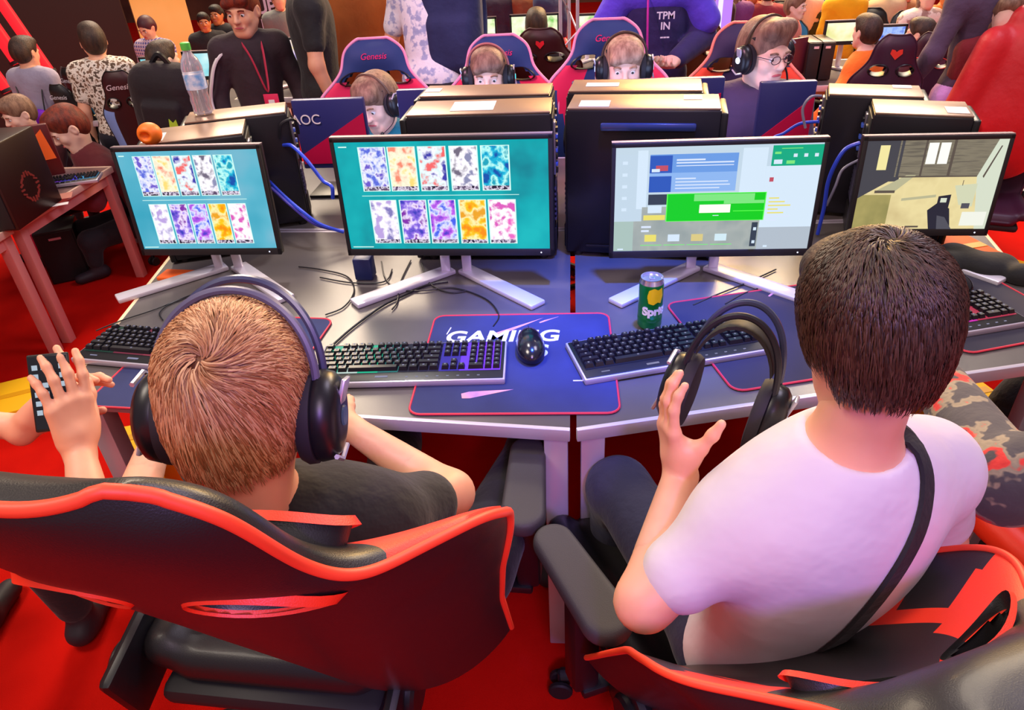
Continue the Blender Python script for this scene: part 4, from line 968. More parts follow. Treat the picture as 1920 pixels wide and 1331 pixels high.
def person(label, J, hd, top, bottom, hairs, skin=SKIN, s=1.0, vox=.012, hvox=.006, group=None, face=True, hands=None, shoes=None, collar=None, detail=True, fine_hands=False, sleeve='short', bottom_len='long', mass=1.0, arm_s=1.0, extra_top=None, base=None, no_hair=False, top_grow=.014):
    """J: joints in the world: pelvis, neck, Ls Rs Le Re Lw Rw Lh Rh Lk Rk La Ra;  hd: (centre, yaw, pitch, roll)"""
    J = {k: np.array(v, float) for k, v in J.items()}
    c = np.array(hd[0], float); R = frame(*hd[1:4]); hs = hd[4] if len(hd) > 4 else s
    off = np.array([J['pelvis'][0], J['pelvis'][1], 0.0]) if base is None else np.array(base, float)
    side = J['Rs'] - J['Ls']; side /= np.linalg.norm(side); up = J['neck'] - J['pelvis']; tl = np.linalg.norm(up); up /= tl; fw = np.cross(up, side); fw /= np.linalg.norm(fw); up2 = np.cross(side, fw)
    TR = np.array([side, fw, up2]).T; m = mass * s
    def torso(B, g=0):
        B.ell(J['pelvis'] + up * .02 * s, V(.155, .11, .11) * m, TR, k=.04)
        B.ell(J['pelvis'] + up * tl * .38, V(.135, .095, .16) * m, TR, k=.05)
        B.ell(J['pelvis'] + up * tl * .68, V(.155, .108, .17) * m, TR, k=.05)
        B.cap(J['Ls'] * .96 + J['Rs'] * .04, J['Rs'] * .96 + J['Ls'] * .04, .055 * s, k=.05)
        for q in 'LR': B.cap(J['neck'] - up * .02, J[q + 's'], .046 * s, .050 * s, k=.05)
        B.ell(J['neck'] - up * .10 * s, V(.13, .085, .09) * s, TR, k=.05)
    def arm(B, q, t0=0, t1=2.0):
        a, e, w = J[q + 's'], J[q + 'e'], J[q + 'w']
        f = min(t1, 1.0); B.cap(a, a + (e - a) * f, .050 * s * arm_s, (.050 - .010 * f) * s * arm_s, k=.03)
        if t1 > 1: f = t1 - 1; B.cap(e, e + (w - e) * f, .041 * s * arm_s, (.041 - .015 * f) * s * arm_s, k=.02)
    def legs(B, f=1.0):
        for q in 'LR':
            B.cap(J[q + 'h'], J[q + 'k'], .082 * s, .056 * s, k=.04); B.cap(J[q + 'k'], J[q + 'k'] + (J[q + 'a'] - J[q + 'k']) * f, .056 * s, (.056 - .020 * f) * s, k=.03)
    B = Blob(); torso(B)
    for q in 'LR': arm(B, q)
    legs(B)
    B.cap(J['neck'] - up * .03, c + R @ (V(0, -.022, -.04) * hs), .056 * s, .050 * s, k=.03)
    P0 = [B.mesh(vox)]
    B = Blob(); head_blob(B, c, R, hs, J['neck'] - up * .01, detail=detail); P0.append(B.mesh(hvox))
    hands = hands or {}
    for q in 'LR':
        h = hands.get(q, {}) 
        if h is None: continue
        B = Blob(); w, e = J[q + 'w'], J[q + 'e']; d = w - e; d /= np.linalg.norm(d)
        B.cap(e + (w - e) * .35, w, (.041 - .015 * .35) * s * arm_s, .026 * s * arm_s, k=.02)
        hn = h.get('n', (0, 0, -1)); hand(B, w + d * .012 * s, h.get('d', d), hn, s * h.get('s', .95), h.get('curl'), h.get('thumb'), h.get('side', 1 if q == 'L' else -1), tcurl=h.get('tcurl', (.3, .4)), spread=h.get('spread', .1)); P0.append(B.mesh(.0032 if fine_hands else .0065))
    P, Q = join_pq(P0)
    root = pymesh('person', P - off, Q, skin, label=label, cat='person', group=group); root.location = off
    # clothes
    if top is not None:
        B = Blob(); torso(B)
        tt = {'short': .62, 'none': .12, 'long': 1.97, 'three': 1.5}[sleeve]
        for q in 'LR': arm(B, q, 0, tt)
        nb_ = J['neck']; 
        B.ell(nb_ + up * .055 * s, V(.066, .066, .060) * s, TR, k=.01, sub=True)
        low = J['pelvis'] - up * .07 * s
        B.bx(low - up * .25 * s, V(.3, .3, .25) * s, TR, k=.01, sub=True) if bottom is not None else None
        if extra_top: extra_top(B)
        P, Q = B.mesh(vox, grow=top_grow * s ** .5)
        pymesh('shirt' if sleeve != 'long' else 'jacket', P - off, Q, top, root)
    if bottom is not None:
        B = Blob(); legs(B, .93 if bottom_len == 'long' else .25); B.ell(J['pelvis'] - up * .01, V(.155, .11, .10) * m, TR, k=.04)
        P, Q = B.mesh(vox * 1.15, grow=.010); pymesh('trousers', P - off, Q, bottom, root)
    sm = shoes or mat('shoe_dark', '2a2028', rough=.6)
    for q in 'LR':
        a, k_ = J[q + 'a'], J[q + 'k']; f = V(a[0] - k_[0], a[1] - k_[1], 0); f = fw * V(1, 1, 0) if np.linalg.norm(f) < .12 else f; f = fw * V(1, 1, 0); f /= np.linalg.norm(f) + 1e-9
        B = Blob(); z = V(0, 0, 1); B.cap(a * V(1, 1, 0) + z * .045 * s - f * .03 * s, a * V(1, 1, 0) + z * .035 * s + f * .12 * s, .042 * s, .034 * s, k=.02); B.cap(a * V(1, 1, 0) + z * .05 * s, a + z * .01, .040 * s, k=.02); B.bx(a * V(1, 1, 0) - z * .2, V(.4, .4, .2), rd=.001, k=.004, sub=True)
        P, Q = B.mesh(.009); pymesh('shoe', P - off, Q, sm, root)
    if hairs and not no_hair:
        P, Q = hair_blob(c, R, hs, hairs[1], hvox); pymesh('hair', P - off, Q, hairs[0], root)
    if face: face_parts(root, c, R, hs, off, hairs[0] if hairs else H_DBR)
    root['_f'] = 0; del root['_f']
    return root, off, c, R, hs
def stand_joints(x, y, yaw, s, lean=0.0, L=None, Rr=None, crouch=0):
    """standing pose; L / Rr: (elbow, wrist) offsets from the shoulder in the body frame (x right, y forward, z up)"""
    Rz = frame(yaw); o = V(x, y, 0)
    def W(px, py, pz): return o + Rz @ (V(px, py, pz) * s)
    j = dict(pelvis=W(0, 0, .95)); sp = V(0, math.sin(lean), math.cos(lean)); nk = V(0, 0, .95) + sp * .52; j['neck'] = W(*nk)
    sh = V(0, 0, .95) + sp * .46
    for q, sx in (('L', -1), ('R', 1)):
        j[q + 's'] = W(sx * .165, sh[1], sh[2]); a = (L if q == 'L' else Rr) or ((sx * .05, -.02, -.27), (sx * .06, .05, -.52))
        j[q + 'e'] = W(sx * .165 + a[0][0], sh[1] + a[0][1], sh[2] + a[0][2]); j[q + 'w'] = W(sx * .165 + a[1][0], sh[1] + a[1][1], sh[2] + a[1][2])
        j[q + 'h'] = W(sx * .085, 0, .90); j[q + 'k'] = W(sx * .09, .02, .50); j[q + 'a'] = W(sx * .10, -.02, .09)
    hc = W(*(nk + V(0, .03 + .10 * math.sin(lean), .145)))
    return j, hc
def sit_joints(x, y, yaw, s, lean=0.0, L=None, Rr=None, zs=.50):
    Rz = frame(yaw); o = V(x, y, 0)
    def W(px, py, pz): return o + Rz @ V(px * s, py * s, pz)
    j = dict(pelvis=W(0, 0, zs + .06)); sp = V(0, math.sin(lean), math.cos(lean))
    def U(d, x_=0, y_=0, z_=0): q = sp * d * s; return o + Rz @ V(x_ * s, q[1] + y_ * s, zs + .06 + q[2] + z_ * s)
    j['neck'] = U(.50)
    for q, sx in (('L', -1), ('R', 1)):
        a = (L if q == 'L' else Rr) or ((sx * .05, .06, -.25), (-sx * .02, .32, -.26))
        j[q + 's'] = U(.44, sx * .165); j[q + 'e'] = U(.44, sx * .165 + a[0][0], a[0][1], a[0][2]); j[q + 'w'] = U(.44, sx * .165 + a[1][0], a[1][1], a[1][2])
        j[q + 'h'] = W(sx * .09, 0, zs + .06); j[q + 'k'] = W(sx * .12, .42, zs + .04); j[q + 'a'] = W(sx * .12, .44, .09)
    return j, U(.50, 0, .03 + .08 * math.sin(lean), .145)
# ---- headsets
M_hs = mat('headset_black', '15131a', rough=.35); M_hs2 = mat('headset_grey_blue', '3c4064', rough=.3, coat=.3); M_cush = mat('ear_cushion', '221e28', rough=.7); M_hsw = mat('headset_silver_trim', 'c8c4d4', rough=.3, metal=.5)
def headset(c, R, s, label, band=M_hs, arcs=2, mic=True, led=None, cup_r=.044, cup_t=.05, spread=.088, group='gaming headsets', segs=24, trim=True, tilt=0.0, top=.135, cupz=-.01):
    """headset worn on (or shaped as if on) a head with centre c and frame R"""
    off = np.array(c, float); root = bpy.data.objects.new('headset', None); root.location = off; link(root, None, label, 'headset', group)
    def P(x, y, z): return Vector(R @ (V(x, y, z) * s))
    for k in range(arcs):
        y0 = (-.016 + .036 * k) if arcs > 1 else 0; hz = top + (.012 if k else 0); b = nb(); pts = []
        for i in range(15):
            a = math.pi * i / 14; x = math.cos(a) * spread * 1.04; z = cupz + .02 + math.sin(a) ** .8 * (hz - cupz - .02); pts.append(P(x, y0 - math.sin(a) * .0, z))
        tube(b, pts, .0055 * s, n=8, smooth=3, flat=1.0)
        fin('headband', b, band if k == 0 else M_hs2, root)
    b = nb(); G = []
    for i in range(13):
        a = math.pi * (.14 + .72 * i / 12); x = math.cos(a) * spread * .96; z = cupz + .02 + math.sin(a) ** .8 * (top - .016 - cupz - .02)
        G.append([b.verts.new(P(x, y, z)) for y in (-.022, .022)] + [b.verts.new(P(x * .96, y, z - .006)) for y in (.022, -.022)])
    for r0, r1 in zip(G, G[1:]):
        for i in range(4): b.faces.new((r0[i], r0[(i + 1) % 4], r1[(i + 1) % 4], r1[i]))
    b.faces.new(G[0][::-1]); b.faces.new(G[-1]); fin('inner_strap', b, M_mblack, root)
    for sx in (-1, 1):
        Rm = Matrix(R.tolist()).to_4x4(); M = Matrix.Translation(P(sx * spread, .004, cupz)) @ Rm @ Matrix.Rotation(sx * math.pi / 2, 4, 'Y') @ Matrix.Scale(s, 4)
        e = 1.22
        E = M @ Matrix.Diagonal((e, 1, 1, 1))
        b = nb(); lathe(b, [(cup_r * .70, -.022), (cup_r * .93, -.020), (cup_r, -.012), (cup_r * .98, -.002)], E, n=segs); cu = fin('ear_cushion', b, M_cush, root)
        b = nb(); lathe(b, [(cup_r * .9, -.003), (cup_r * .95, .004), (cup_r * .90, .018), (cup_r * .74, .027), (cup_r * .5, .030)], E, n=segs); cp = fin('ear_cup', b, M_hs, root)
        if trim:
            b = nb(); box(b, (cup_r * .8, cup_r * .55, .006), M @ T(-cup_r * .55, 0, .030, ry=.25), bev=.002); fin('cup_bracket', b, M_hsw, cp)
            b = nb(); tube(b, [(M @ Vector((x_, y_, .026))) for x_, y_ in ((cup_r * .9, -cup_r * .55), (cup_r * 1.12, 0), (cup_r * .9, cup_r * .55))], .0035 * s, n=6, smooth=0); fin('cup_trim', b, M_hsw, cp)
            b = nb(); lathe(b, [(cup_r * .26, .030), (cup_r * .24, .0325), (.001, .033)], M, n=20); fin('cup_logo', b, mat('hs_led_' + (led or 'off'), led or '8890c0', rough=.3, emit=led or '606ca0', es=1.6 if led else .3), cp)
    if mic:
        b = nb(); tube(b, [P(-spread, .01, cupz - .02), P(-spread * .95, .05, cupz - .055), P(-spread * .55, .10, cupz - .075)], .0035 * s, n=6, smooth=5); t = bmesh.new(); bmesh.ops.create_uvsphere(t, u_segments=10, v_segments=8, radius=.008 * s); merge(b, t, Matrix.Translation(P(-spread * .55, .10, cupz - .075))); fin('microphone', b, M_hs, root)
    return root
# ---- combed hair
def drape(obj, pixels, r, flat, m, name, label, cat, lift=.003):
    """lay a band along a surface: points of OBJ met along lines of sight, joined by a tube"""
    from mathutils.bvhtree import BVHTree
    bm = bmesh.new(); bm.from_mesh(obj.data); t = BVHTree.FromBMesh(bm); o = Vector(obj.parent.location) if obj.parent else Vector(); pts = []; nrm = []
    path = smoothpath([(p[0], p[1], 0) for p in pixels], 5)
    for p in path:
        d = Vector(_ray(p.x, p.y)).normalized(); h = t.ray_cast(Vector(CAM) - o, d)
        if h[0] is not None: pts.append(h[0] + o + h[1] * lift); nrm.append(h[1])
    bm.free(); b = nb(); rings = []
    for i, p in enumerate(pts):
        d = (pts[min(i + 1, len(pts) - 1)] - pts[max(i - 1, 0)]).normalized(); sd = d.cross(nrm[i]).normalized(); n_ = nrm[i]
        rings.append([b.verts.new(p + sd * r * a_ + n_ * c_) for a_, c_ in ((-1, -.001), (-.8, flat), (.8, flat), (1, -.001))])
    for r0, r1 in zip(rings, rings[1:]):
        for i in range(4): b.faces.new((r0[i], r0[(i + 1) % 4], r1[(i + 1) % 4], r1[i]))
    return fin(name, b, m, label=label, cat=cat)
def strands(root, c, R, s, off, mats, n, whorl=(.0, -.045, .115), rad=(.083, .100, .090), ctr=(0, -.018, .038), length=.045, wid=.0022, seed=1, zmin=-.085, short_low=True, lift=.006, swirl=.35, name='hair_strands', face_cut=.05):
    rg = np.random.default_rng(seed); wd = V(*whorl) - V(*ctr); wd /= np.linalg.norm(wd); rad = V(*rad); Pv = []; Q = []; FM = []; k0 = 0
    cnt = 0
    while cnt < n:
        d = rg.normal(size=3); d /= np.linalg.norm(d); rr_ = rad * V(1, 1, 1 if d[2] > 0 else 1.9); p = V(*ctr) + d * rr_
        if p[2] < zmin + .02 * rg.random(): continue
        if p[1] > face_cut and p[2] < .075: continue
        if abs(p[0]) > .06 and p[2] < -.0 and p[1] > -.035: continue
        cnt += 1
        low = max(0, min(1, (p[2] + .09) / .13)) if short_low else 1
        L = length * (.35 + .65 * low) * (.7 + .6 * rg.random()); w = wid * (.6 + .8 * rg.random()); seg = 5; pts = []
        q = d.copy(); pert = rg.normal(size=3) * .25
        for i in range(seg + 1):
            t = i / seg; pos = V(*ctr) + q * (rad * V(1, 1, 1 if q[2] > 0 else 1.9) + .001 + lift * math.sin(t * 2.6) * (.5 + low) + .002 * rg.random()); pts.append((pos, q.copy()))
            tan = q * wd.dot(q) - wd; nt = np.linalg.norm(tan); tan = tan / nt if nt > 1e-3 else rg.normal(size=3)
            sw = np.cross(q, tan) * swirl * max(0, 1 - nt * .0) * math.exp(-((1 - wd.dot(q)) / .35)); tan = tan + sw + pert * .6 + V(0, 0, -.25)
            tan -= q * tan.dot(q); tan /= np.linalg.norm(tan); q = q + tan * (L / seg) / rad.mean(); q /= np.linalg.norm(q)
        base = len(Pv)
        for i, (pos, nn) in enumerate(pts):
            a = pts[max(i - 1, 0)][0]; b_ = pts[min(i + 1, seg)][0]; tg = b_ - a; tg /= np.linalg.norm(tg) + 1e-9; sd = np.cross(tg, nn); sd /= np.linalg.norm(sd) + 1e-9; ww = w * (1 - (i / seg) ** 2 * .9)
            for v in (pos - sd * ww, pos + nn * ww * .7, pos + sd * ww): Pv.append(c + R @ (v * s) - off)
        mi = rg.integers(0, len(mats))
        for i in range(seg):
            for a in range(2): Q.append((base + 3 * i + a, base + 3 * i + a + 1, base + 3 * i + a + 4, base + 3 * i + a + 3)); FM.append(mi)
    o = pymesh(name, np.array(Pv), np.array(Q), mats, root, FM, kind='stuff')
    return o
# ------------------------------------------------------------------ the two boys at the near desks
def depth_pt(px, py, d): return np.array(atd(px, py, d))
# reddish haired boy in a black T-shirt
M_btee = cloth('black_tee', '1a181b', '232024', 5, bscale=14, bump=.5)
M_btr = cloth('dark_trousers', '1c1a20', '26222a', 6)
hc = depth_pt(453, 752, .90)
J = dict(neck=depth_pt(485, 975, .94), Ls=depth_pt(345, 1030, 1.04), Rs=depth_pt(700, 985, 1.02), Le=depth_pt(250, 950, 1.25), Lw=depth_pt(305, 790, 1.38), Re=depth_pt(845, 925, 1.20), Rw=depth_pt(655, 800, 1.30))
J['pelvis'] = V(-.30, .98, .52)
J['Lh'] = J['pelvis'] + V(-.09, .03, 0); J['Rh'] = J['pelvis'] + V(.09, .0, 0)
J['Lk'] = J['pelvis'] + V(-.16, .40, .02); J['Rk'] = J['pelvis'] + V(.20, .38, .02); J['La'] = V(-.46, 1.42, .09); J['Ra'] = V(-.08, 1.40, .09)
r1, off, c1, R1, s1 = person('reddish-haired person in a black T-shirt wearing a big headset, seen from behind', J, (hc, .10, -.42, .05, .97), M_btee, M_btr, (H_RED, 'short'), SKIN, s=.92, vox=.008, hvox=.004, face=False, no_hair=True, hands={'R': dict(n=(0, 0, -1)), 'L': dict(n=(0, 0, -1))})
P, Q = hair_blob(c1, R1, .97, 'short', .004); pymesh('hair', P - off, Q, hairm('reddish_base', '6a3a20', '8a5430'), r1)
strands(r1, c1, R1, .97, off, [mat('strand_copper', 'ac7048', rough=.45), mat('strand_light', 'd0a074', rough=.45), mat('strand_brown', '8c5632', rough=.45), mat('strand_mid', 'c08a60', rough=.45)], 9000, whorl=(.0, -.10, .072), length=.050, wid=.0011, swirl=.9, seed=3, zmin=-.070)
headset(c1, R1, 1.0, 'big black and silver headset on the reddish-haired head', arcs=2, mic=False, cup_r=.052, spread=.098, segs=40, top=.142, cupz=-.02, band=mat('headband_lilac', '5c5876', rough=.35))
a = c1 - off
b = nb(); tube(b, [depth_pt(335, 880, .98), depth_pt(352, 905, .97), depth_pt(385, 935, .96), depth_pt(420, 960, .97)], .0028, n=6); fin('headset_cable', b, M_black_c, label='thin headset cable falling past the bare neck', cat='cable')

# boy in a white T-shirt with a shoulder strap
M_wtee = cloth('white_tee', 'd8ccd6', 'dcd2da', 4, bscale=6, bump=.55)
hc = depth_pt(1628, 616, .86)
J = dict(neck=depth_pt(1592, 850, .94), Ls=depth_pt(1392, 985, 1.0), Rs=depth_pt(1735, 878, 1.05), Le=depth_pt(1208, 1128, 1.02), Lw=depth_pt(1274, 892, 1.12), Re=depth_pt(1760, 1010, 1.22), Rw=depth_pt(1640, 905, 1.30))
J['pelvis'] = depth_pt(1455, 1195, 1.22)
print('pelvis R', J['pelvis'], 'head', hc, 'neck', J['neck'])
pv = J['pelvis']
J['Lh'] = pv + V(-.09, .02, 0); J['Rh'] = pv + V(.09, .02, 0); J['Lk'] = pv + V(-.25, .36, .0); J['Rk'] = pv + V(.14, .42, .0); J['La'] = V(J['Lk'][0], J['Lk'][1] + .04, .09); J['Ra'] = V(J['Rk'][0], J['Rk'][1] + .04, .09)
hw = dict(d=(-.30, .20, .93), n=(1, .25, .1), side=-1, curl=[(.22, .30, .3), (.22, .32, .3), (.25, .35, .3), (.3, .4, .3)], thumb=(.66, .42, .70), tcurl=(.1, .2), s=.92)
r2, off, c2, R2, s2 = person('person in a white T-shirt with a thin black strap, holding a headset, seen from behind', J, (hc, .22, -.30, -.06, .91), M_wtee, cloth('navy_trousers', '20203c', '2a2a4a', 5), (H_DBR, 'short'), SKIN, s=.98, vox=.008, hvox=.004, face=False, no_hair=True, fine_hands=True, hands={'L': hw, 'R': dict(n=(0, 0, -1))}, mass=1.04)
P, Q = hair_blob(c2, R2, .91, 'short', .004); pymesh('hair', P - off, Q, hairm('dark_base', '2c1a12', '4a3020'), r2)
strands(r2, c2, R2, .91, off, [mat('strand_dark', '3a2418', rough=.45), mat('strand_dark_two', '462e20', rough=.45), mat('strand_dark_three', '2a1810', rough=.45), mat('strand_dark_four', '52382a', rough=.45)], 9000, length=.034, wid=.0011, swirl=.7, seed=5, zmin=-.075)
# strap over the right shoulder, lying on the shirt
sp_ = [depth_pt(1690, 812, .86), depth_pt(1722, 850, .865), depth_pt(1735, 905, .865), depth_pt(1722, 980, .87), depth_pt(1690, 1050, .90), depth_pt(1640, 1125, .945), depth_pt(1580, 1190, .99), depth_pt(1510, 1245, 1.04)]
_sh = [o for o in r2.children if o.name.startswith('shirt')][0]
drape(_sh, [(1690, 812), (1722, 850), (1735, 905), (1724, 980), (1692, 1050), (1642, 1122), (1582, 1188), (1520, 1235), (1470, 1262)], .0125, .003, cloth('strap_black', '1a171c'), 'shoulder_strap', 'thin black bag strap across the white shirt', 'strap')
_tr = [o for o in r2.children if o.name.startswith('trousers')][0]
drape(_tr, [(1160, 900), (1166, 940), (1172, 990), (1185, 1040)], .010, .002, mat('bright_blue_stripe', '1850ff', rough=.6), 'trouser_stripe', 'bright blue stripe down the navy trouser leg', 'stripe') if 0 else None
# headset held in the left hand
hh = depth_pt(1358, 742, 1.15); Rh = frame(-.42, -.20, .12)
headset(hh, Rh, 1.0, 'black headset with a coloured light held up in a hand', arcs=2, mic=False, cup_r=.054, spread=.070, segs=40, top=.145, cupz=-.015, led='7ce8ff', band=mat('headband_black_leather', '1e1c28', rough=.4))
# ------------------------------------------------------------------ neighbours of the two boys
M_cam = cloth('printed_sweater', '4a4444', sc=17, stops=[(.0, '403c40'), (.50, '4c484a'), (.53, '988a72'), (.57, '8c806a'), (.60, 'd83830'), (.66, 'c83028'), (.69, '444042')])
sJ = dict(neck=V(1.30, .90, 1.22), pelvis=V(1.32, .95, .55), Ls=depth_pt(1905, 935, 1.10), Rs=V(1.55, .88, 1.12), Le=depth_pt(1850, 850, 1.18), Lw=depth_pt(1760, 715, 1.38), Re=V(1.62, 1.1, .95), Rw=V(1.45, 1.40, .82))
sJ.update(Lh=V(1.22, .97, .55), Rh=V(1.42, .95, .55), Lk=V(1.15, 1.32, .54), Rk=V(1.5, 1.32, .54), La=V(1.12, 1.38, .09), Ra=V(1.5, 1.38, .09))
sJ['Ls'] = V(1.12, .86, 1.10)
sJ['Le'] = np.array(depth_pt(1885, 905, 1.12)); 
person('person whose gray sleeve printed with red and beige shapes reaches along the desk', sJ, (V(1.33, .94, 1.38), 0, -.1, 0, 1.0), M_cam, M_btr, (H_DBR, 'short'), SKIN, s=1.0, vox=.010, face=False, sleeve='long', arm_s=1.25, hands={'L': dict(n=(0, 0, -1)), 'R': dict(n=(0, 0, -1))})
# phone user out at the side
pJ = dict(neck=V(-1.50, .66, 1.20), pelvis=V(-1.52, .72, .55), Ls=V(-1.68, .70, 1.10), Rs=V(-1.34, .74, 1.10), Le=V(-1.42, .98, .92), Lw=depth_pt(40, 800, 1.36), Re=depth_pt(175, 985, 1.20), Rw=depth_pt(150, 850, 1.28))
pJ.update(Lh=V(-1.62, .74, .55), Rh=V(-1.42, .74, .55), Lk=V(-1.67, 1.12, .54), Rk=V(-1.37, 1.12, .54), La=V(-1.67, 1.16, .09), Ra=V(-1.37, 1.16, .09))
person('person at the frame edge whose two hands hold up a phone', pJ, (V(-1.50, .66, 1.38), .1, -.2, 0, .95), cloth('orange_shirt', 'd85820'), M_btr, (H_DBR, 'short'), SKIN, s=.94, vox=.010, face=False, sleeve='short', fine_hands=True,
       hands={'R': dict(d=(-.02, .30, .95), n=(-.85, .5, -.1), side=-1, curl=[(.15, .25, .2), (.2, .3, .2), (.25, .35, .2), (.3, .4, .3)], thumb=(.8, .45, .4), s=1.05), 'L': dict(d=(.55, .45, .5), n=(.75, -.4, -.4), side=1, curl=[(.3, .5, .4)] * 4, thumb=(.7, .5, .5), s=1.05)})
ph = depth_pt(98, 735, 1.262)
root = bpy.data.objects.new('phone', None); link(root, None, 'black phone with rows of pale icons held up in two hands', 'phone'); root.location = ph; root.rotation_euler = (1.05, .10, .35)
b = nb(); box(b, (.066, .138, .008), bev=.003); fin('phone_case', b, M_black, root)
b = nb(); quad(b, [(-.030, -.064, .0043), (.030, -.064, .0043), (.030, .064, .0043), (-.030, .064, .0043)]); fin('phone_screen', b, em('phone_dark', '1c2028', .6), root, smooth=False, recalc=False)
b = nb()
for i in range(4):
    for j in range(7):
        if (i * 3 + j * 5) % 4: quad(b, [(-.026 + .014 * i, -.055 + .016 * j, .0046), (-.017 + .014 * i, -.055 + .016 * j, .0046), (-.017 + .014 * i, -.046 + .016 * j, .0046), (-.026 + .014 * i, -.046 + .016 * j, .0046)])
fin('screen_icons', b, em('phone_icons', 'b8c8d8', .9), root, smooth=False, recalc=False)

# ------------------------------------------------------------------ four players opposite
def seat_person(label, px, Y, s, yaw, top, hairs, lean=.25, pitch=0.0, hyaw=0.0, roll=0.0, zs=None, sleeve='long', group=None, skin=SKIN2, **kw):
    h = np.array(ony(px[0], px[1], Y)); 
    Rz = frame(yaw); sp = V(0, math.sin(lean), math.cos(lean)); o = Rz @ (sp * .50 * s + V(0, (.03 + .08 * math.sin(lean)) * s, 0))
    zz = h[2] - (sp[2] * .50 + .145) * s - .06 if zs is None else zs
    j, hc_ = sit_joints(h[0] - o[0], h[1] - o[1], yaw, s, lean, zs=max(zz, .42) if zs is None else zs, **{k: kw.pop(k) for k in ('L', 'Rr') if k in kw})
    hc_ = V(h[0], h[1], h[2])
    j['neck'] = hc_ - frame(yaw) @ V(0, .03 * s, .145 * s) * 1.0
    return person(label, j, (hc_, yaw + hyaw, pitch, roll, s * kw.pop('hs', 1.0)), top, kw.pop('bottom', M_btr), hairs, skin=skin, s=s, sleeve=sleeve, group=group, **kw), hc_
G = 'players on the far side of the desks'
(r, off, c, R, hs), h_ = seat_person('boy leaning in between the towers in teal with a pink lanyard', (708, 192), 3.0, .86, math.pi, cloth('teal_shirt', '0c6478', '107088'), (H_BR, 'fringe'), lean=.35, pitch=-.35, hyaw=-.42, roll=.1, group=G, hs=1.12, vox=.010, hvox=.004)
headset(c, R, hs * 1.02, 'headset with pale round cups on the boy in teal', arcs=1, mic=True, segs=24, led='b8c8ff', spread=.086, top=.13, band=mat('headband_bronze', '6a5040', rough=.4))
b = nb(); tube(b, [c + R @ V(-.05, .02, -.16), c + R @ V(-.03, .10, -.24), c + R @ V(0, .13, -.36), c + R @ V(.03, .10, -.24), c + R @ V(.05, .02, -.16)], .008, n=6, smooth=5, flat=.3); fin('lanyard', b, mat('pink_ribbon', 'e83888', rough=.6), label='pink lanyard on the boy in teal', cat='lanyard')
(r, off, c, R, hs), h_ = seat_person('boy showing only eyes and forehead above the tower, headset on', (916, 140), 3.05, .86, math.pi, cloth('dark_shirt', '2a2440'), (H_BR, 'fringe'), lean=.2, pitch=-.15, hyaw=.02, group=G, hs=1.05, vox=.012, hvox=.004)
headset(c, R, hs * 1.03, 'headset with pink band and cyan glow on the boy peeking over', arcs=1, segs=24, led='40d8e8', spread=.088, top=.132, band=mat('headband_pink_bronze', 'b06868', rough=.4))
(r, off, c, R, hs), h_ = seat_person('fair-haired boy seen to the nose above the orange lit towers', (1170, 122), 3.05, .88, math.pi, cloth('gray_shirt', '4a4660'), (H_FAIR, 'fringe'), lean=.2, pitch=-.2, hyaw=0, group=G, hs=1.08, vox=.012, hvox=.004)
headset(c, R, hs * 1.03, 'black and white headset on the fair-haired boy', arcs=1, segs=24, led='c0d0ff', spread=.088, top=.132, band=mat('headband_umber', '4a3428', rough=.4))
M_puf = cloth('plum_puffer', '3c2a48', '46325a', 4)
(r, off, c, R, hs), h_ = seat_person('boy in thin glasses and a plum padded jacket', (1432, 100), 2.92, .92, math.pi, M_puf, (H_BR, 'quiff'), lean=.12, pitch=-.12, hyaw=.5, group=G, hs=1.10, vox=.010, hvox=.004, arm_s=1.2)
headset(c, R, hs * 1.02, 'headset with white round cups on the boy in glasses', arcs=1, segs=24, led='d8e0ff', spread=.088, top=.13, band=mat('headband_umber', '4a3428'))
b = nb()
def HP(x, y, z): return Vector(c + R @ (V(x, y, z) * hs))
for x in (-1, 1): tube(b, [HP(x * .029 + .021 * math.cos(a_), .100, .004 + .014 * math.sin(a_)) for a_ in np.linspace(0, 2 * math.pi, 13)[:-1]], .0016, n=5, closed=True, smooth=2); tube(b, [HP(x * .050, .098, .008), HP(x * .080, .02, .008)], .0016, n=5, smooth=0)
tube(b, [HP(-.008, .104, .008), HP(.008, .104, .008)], .0016, n=5, smooth=0); fin('eyeglasses', b, mat('spectacle_frame', '3a2c34', rough=.3), label='thin dark eyeglasses on the boy in plum', cat='glasses')
b = nb()
for k in range(6):
    z = -.20 - .045 * k; tube(b, [c + R @ V(-.17, -.02, z), c + R @ V(-.09, .075 + .01 * (k % 2), z), c + R @ V(.09, .075, z), c + R @ V(.17, -.02, z)], .004, n=5, smooth=3)
b.free()
text_obj('shirt_lettering', 'ONT', .05, M_print, r, Matrix.Translation(Vector(c - off + frame(math.pi) @ V(.02, .135, -.33))) @ Matrix.Rotation(math.pi / 2, 4, 'X'), bold=.001)

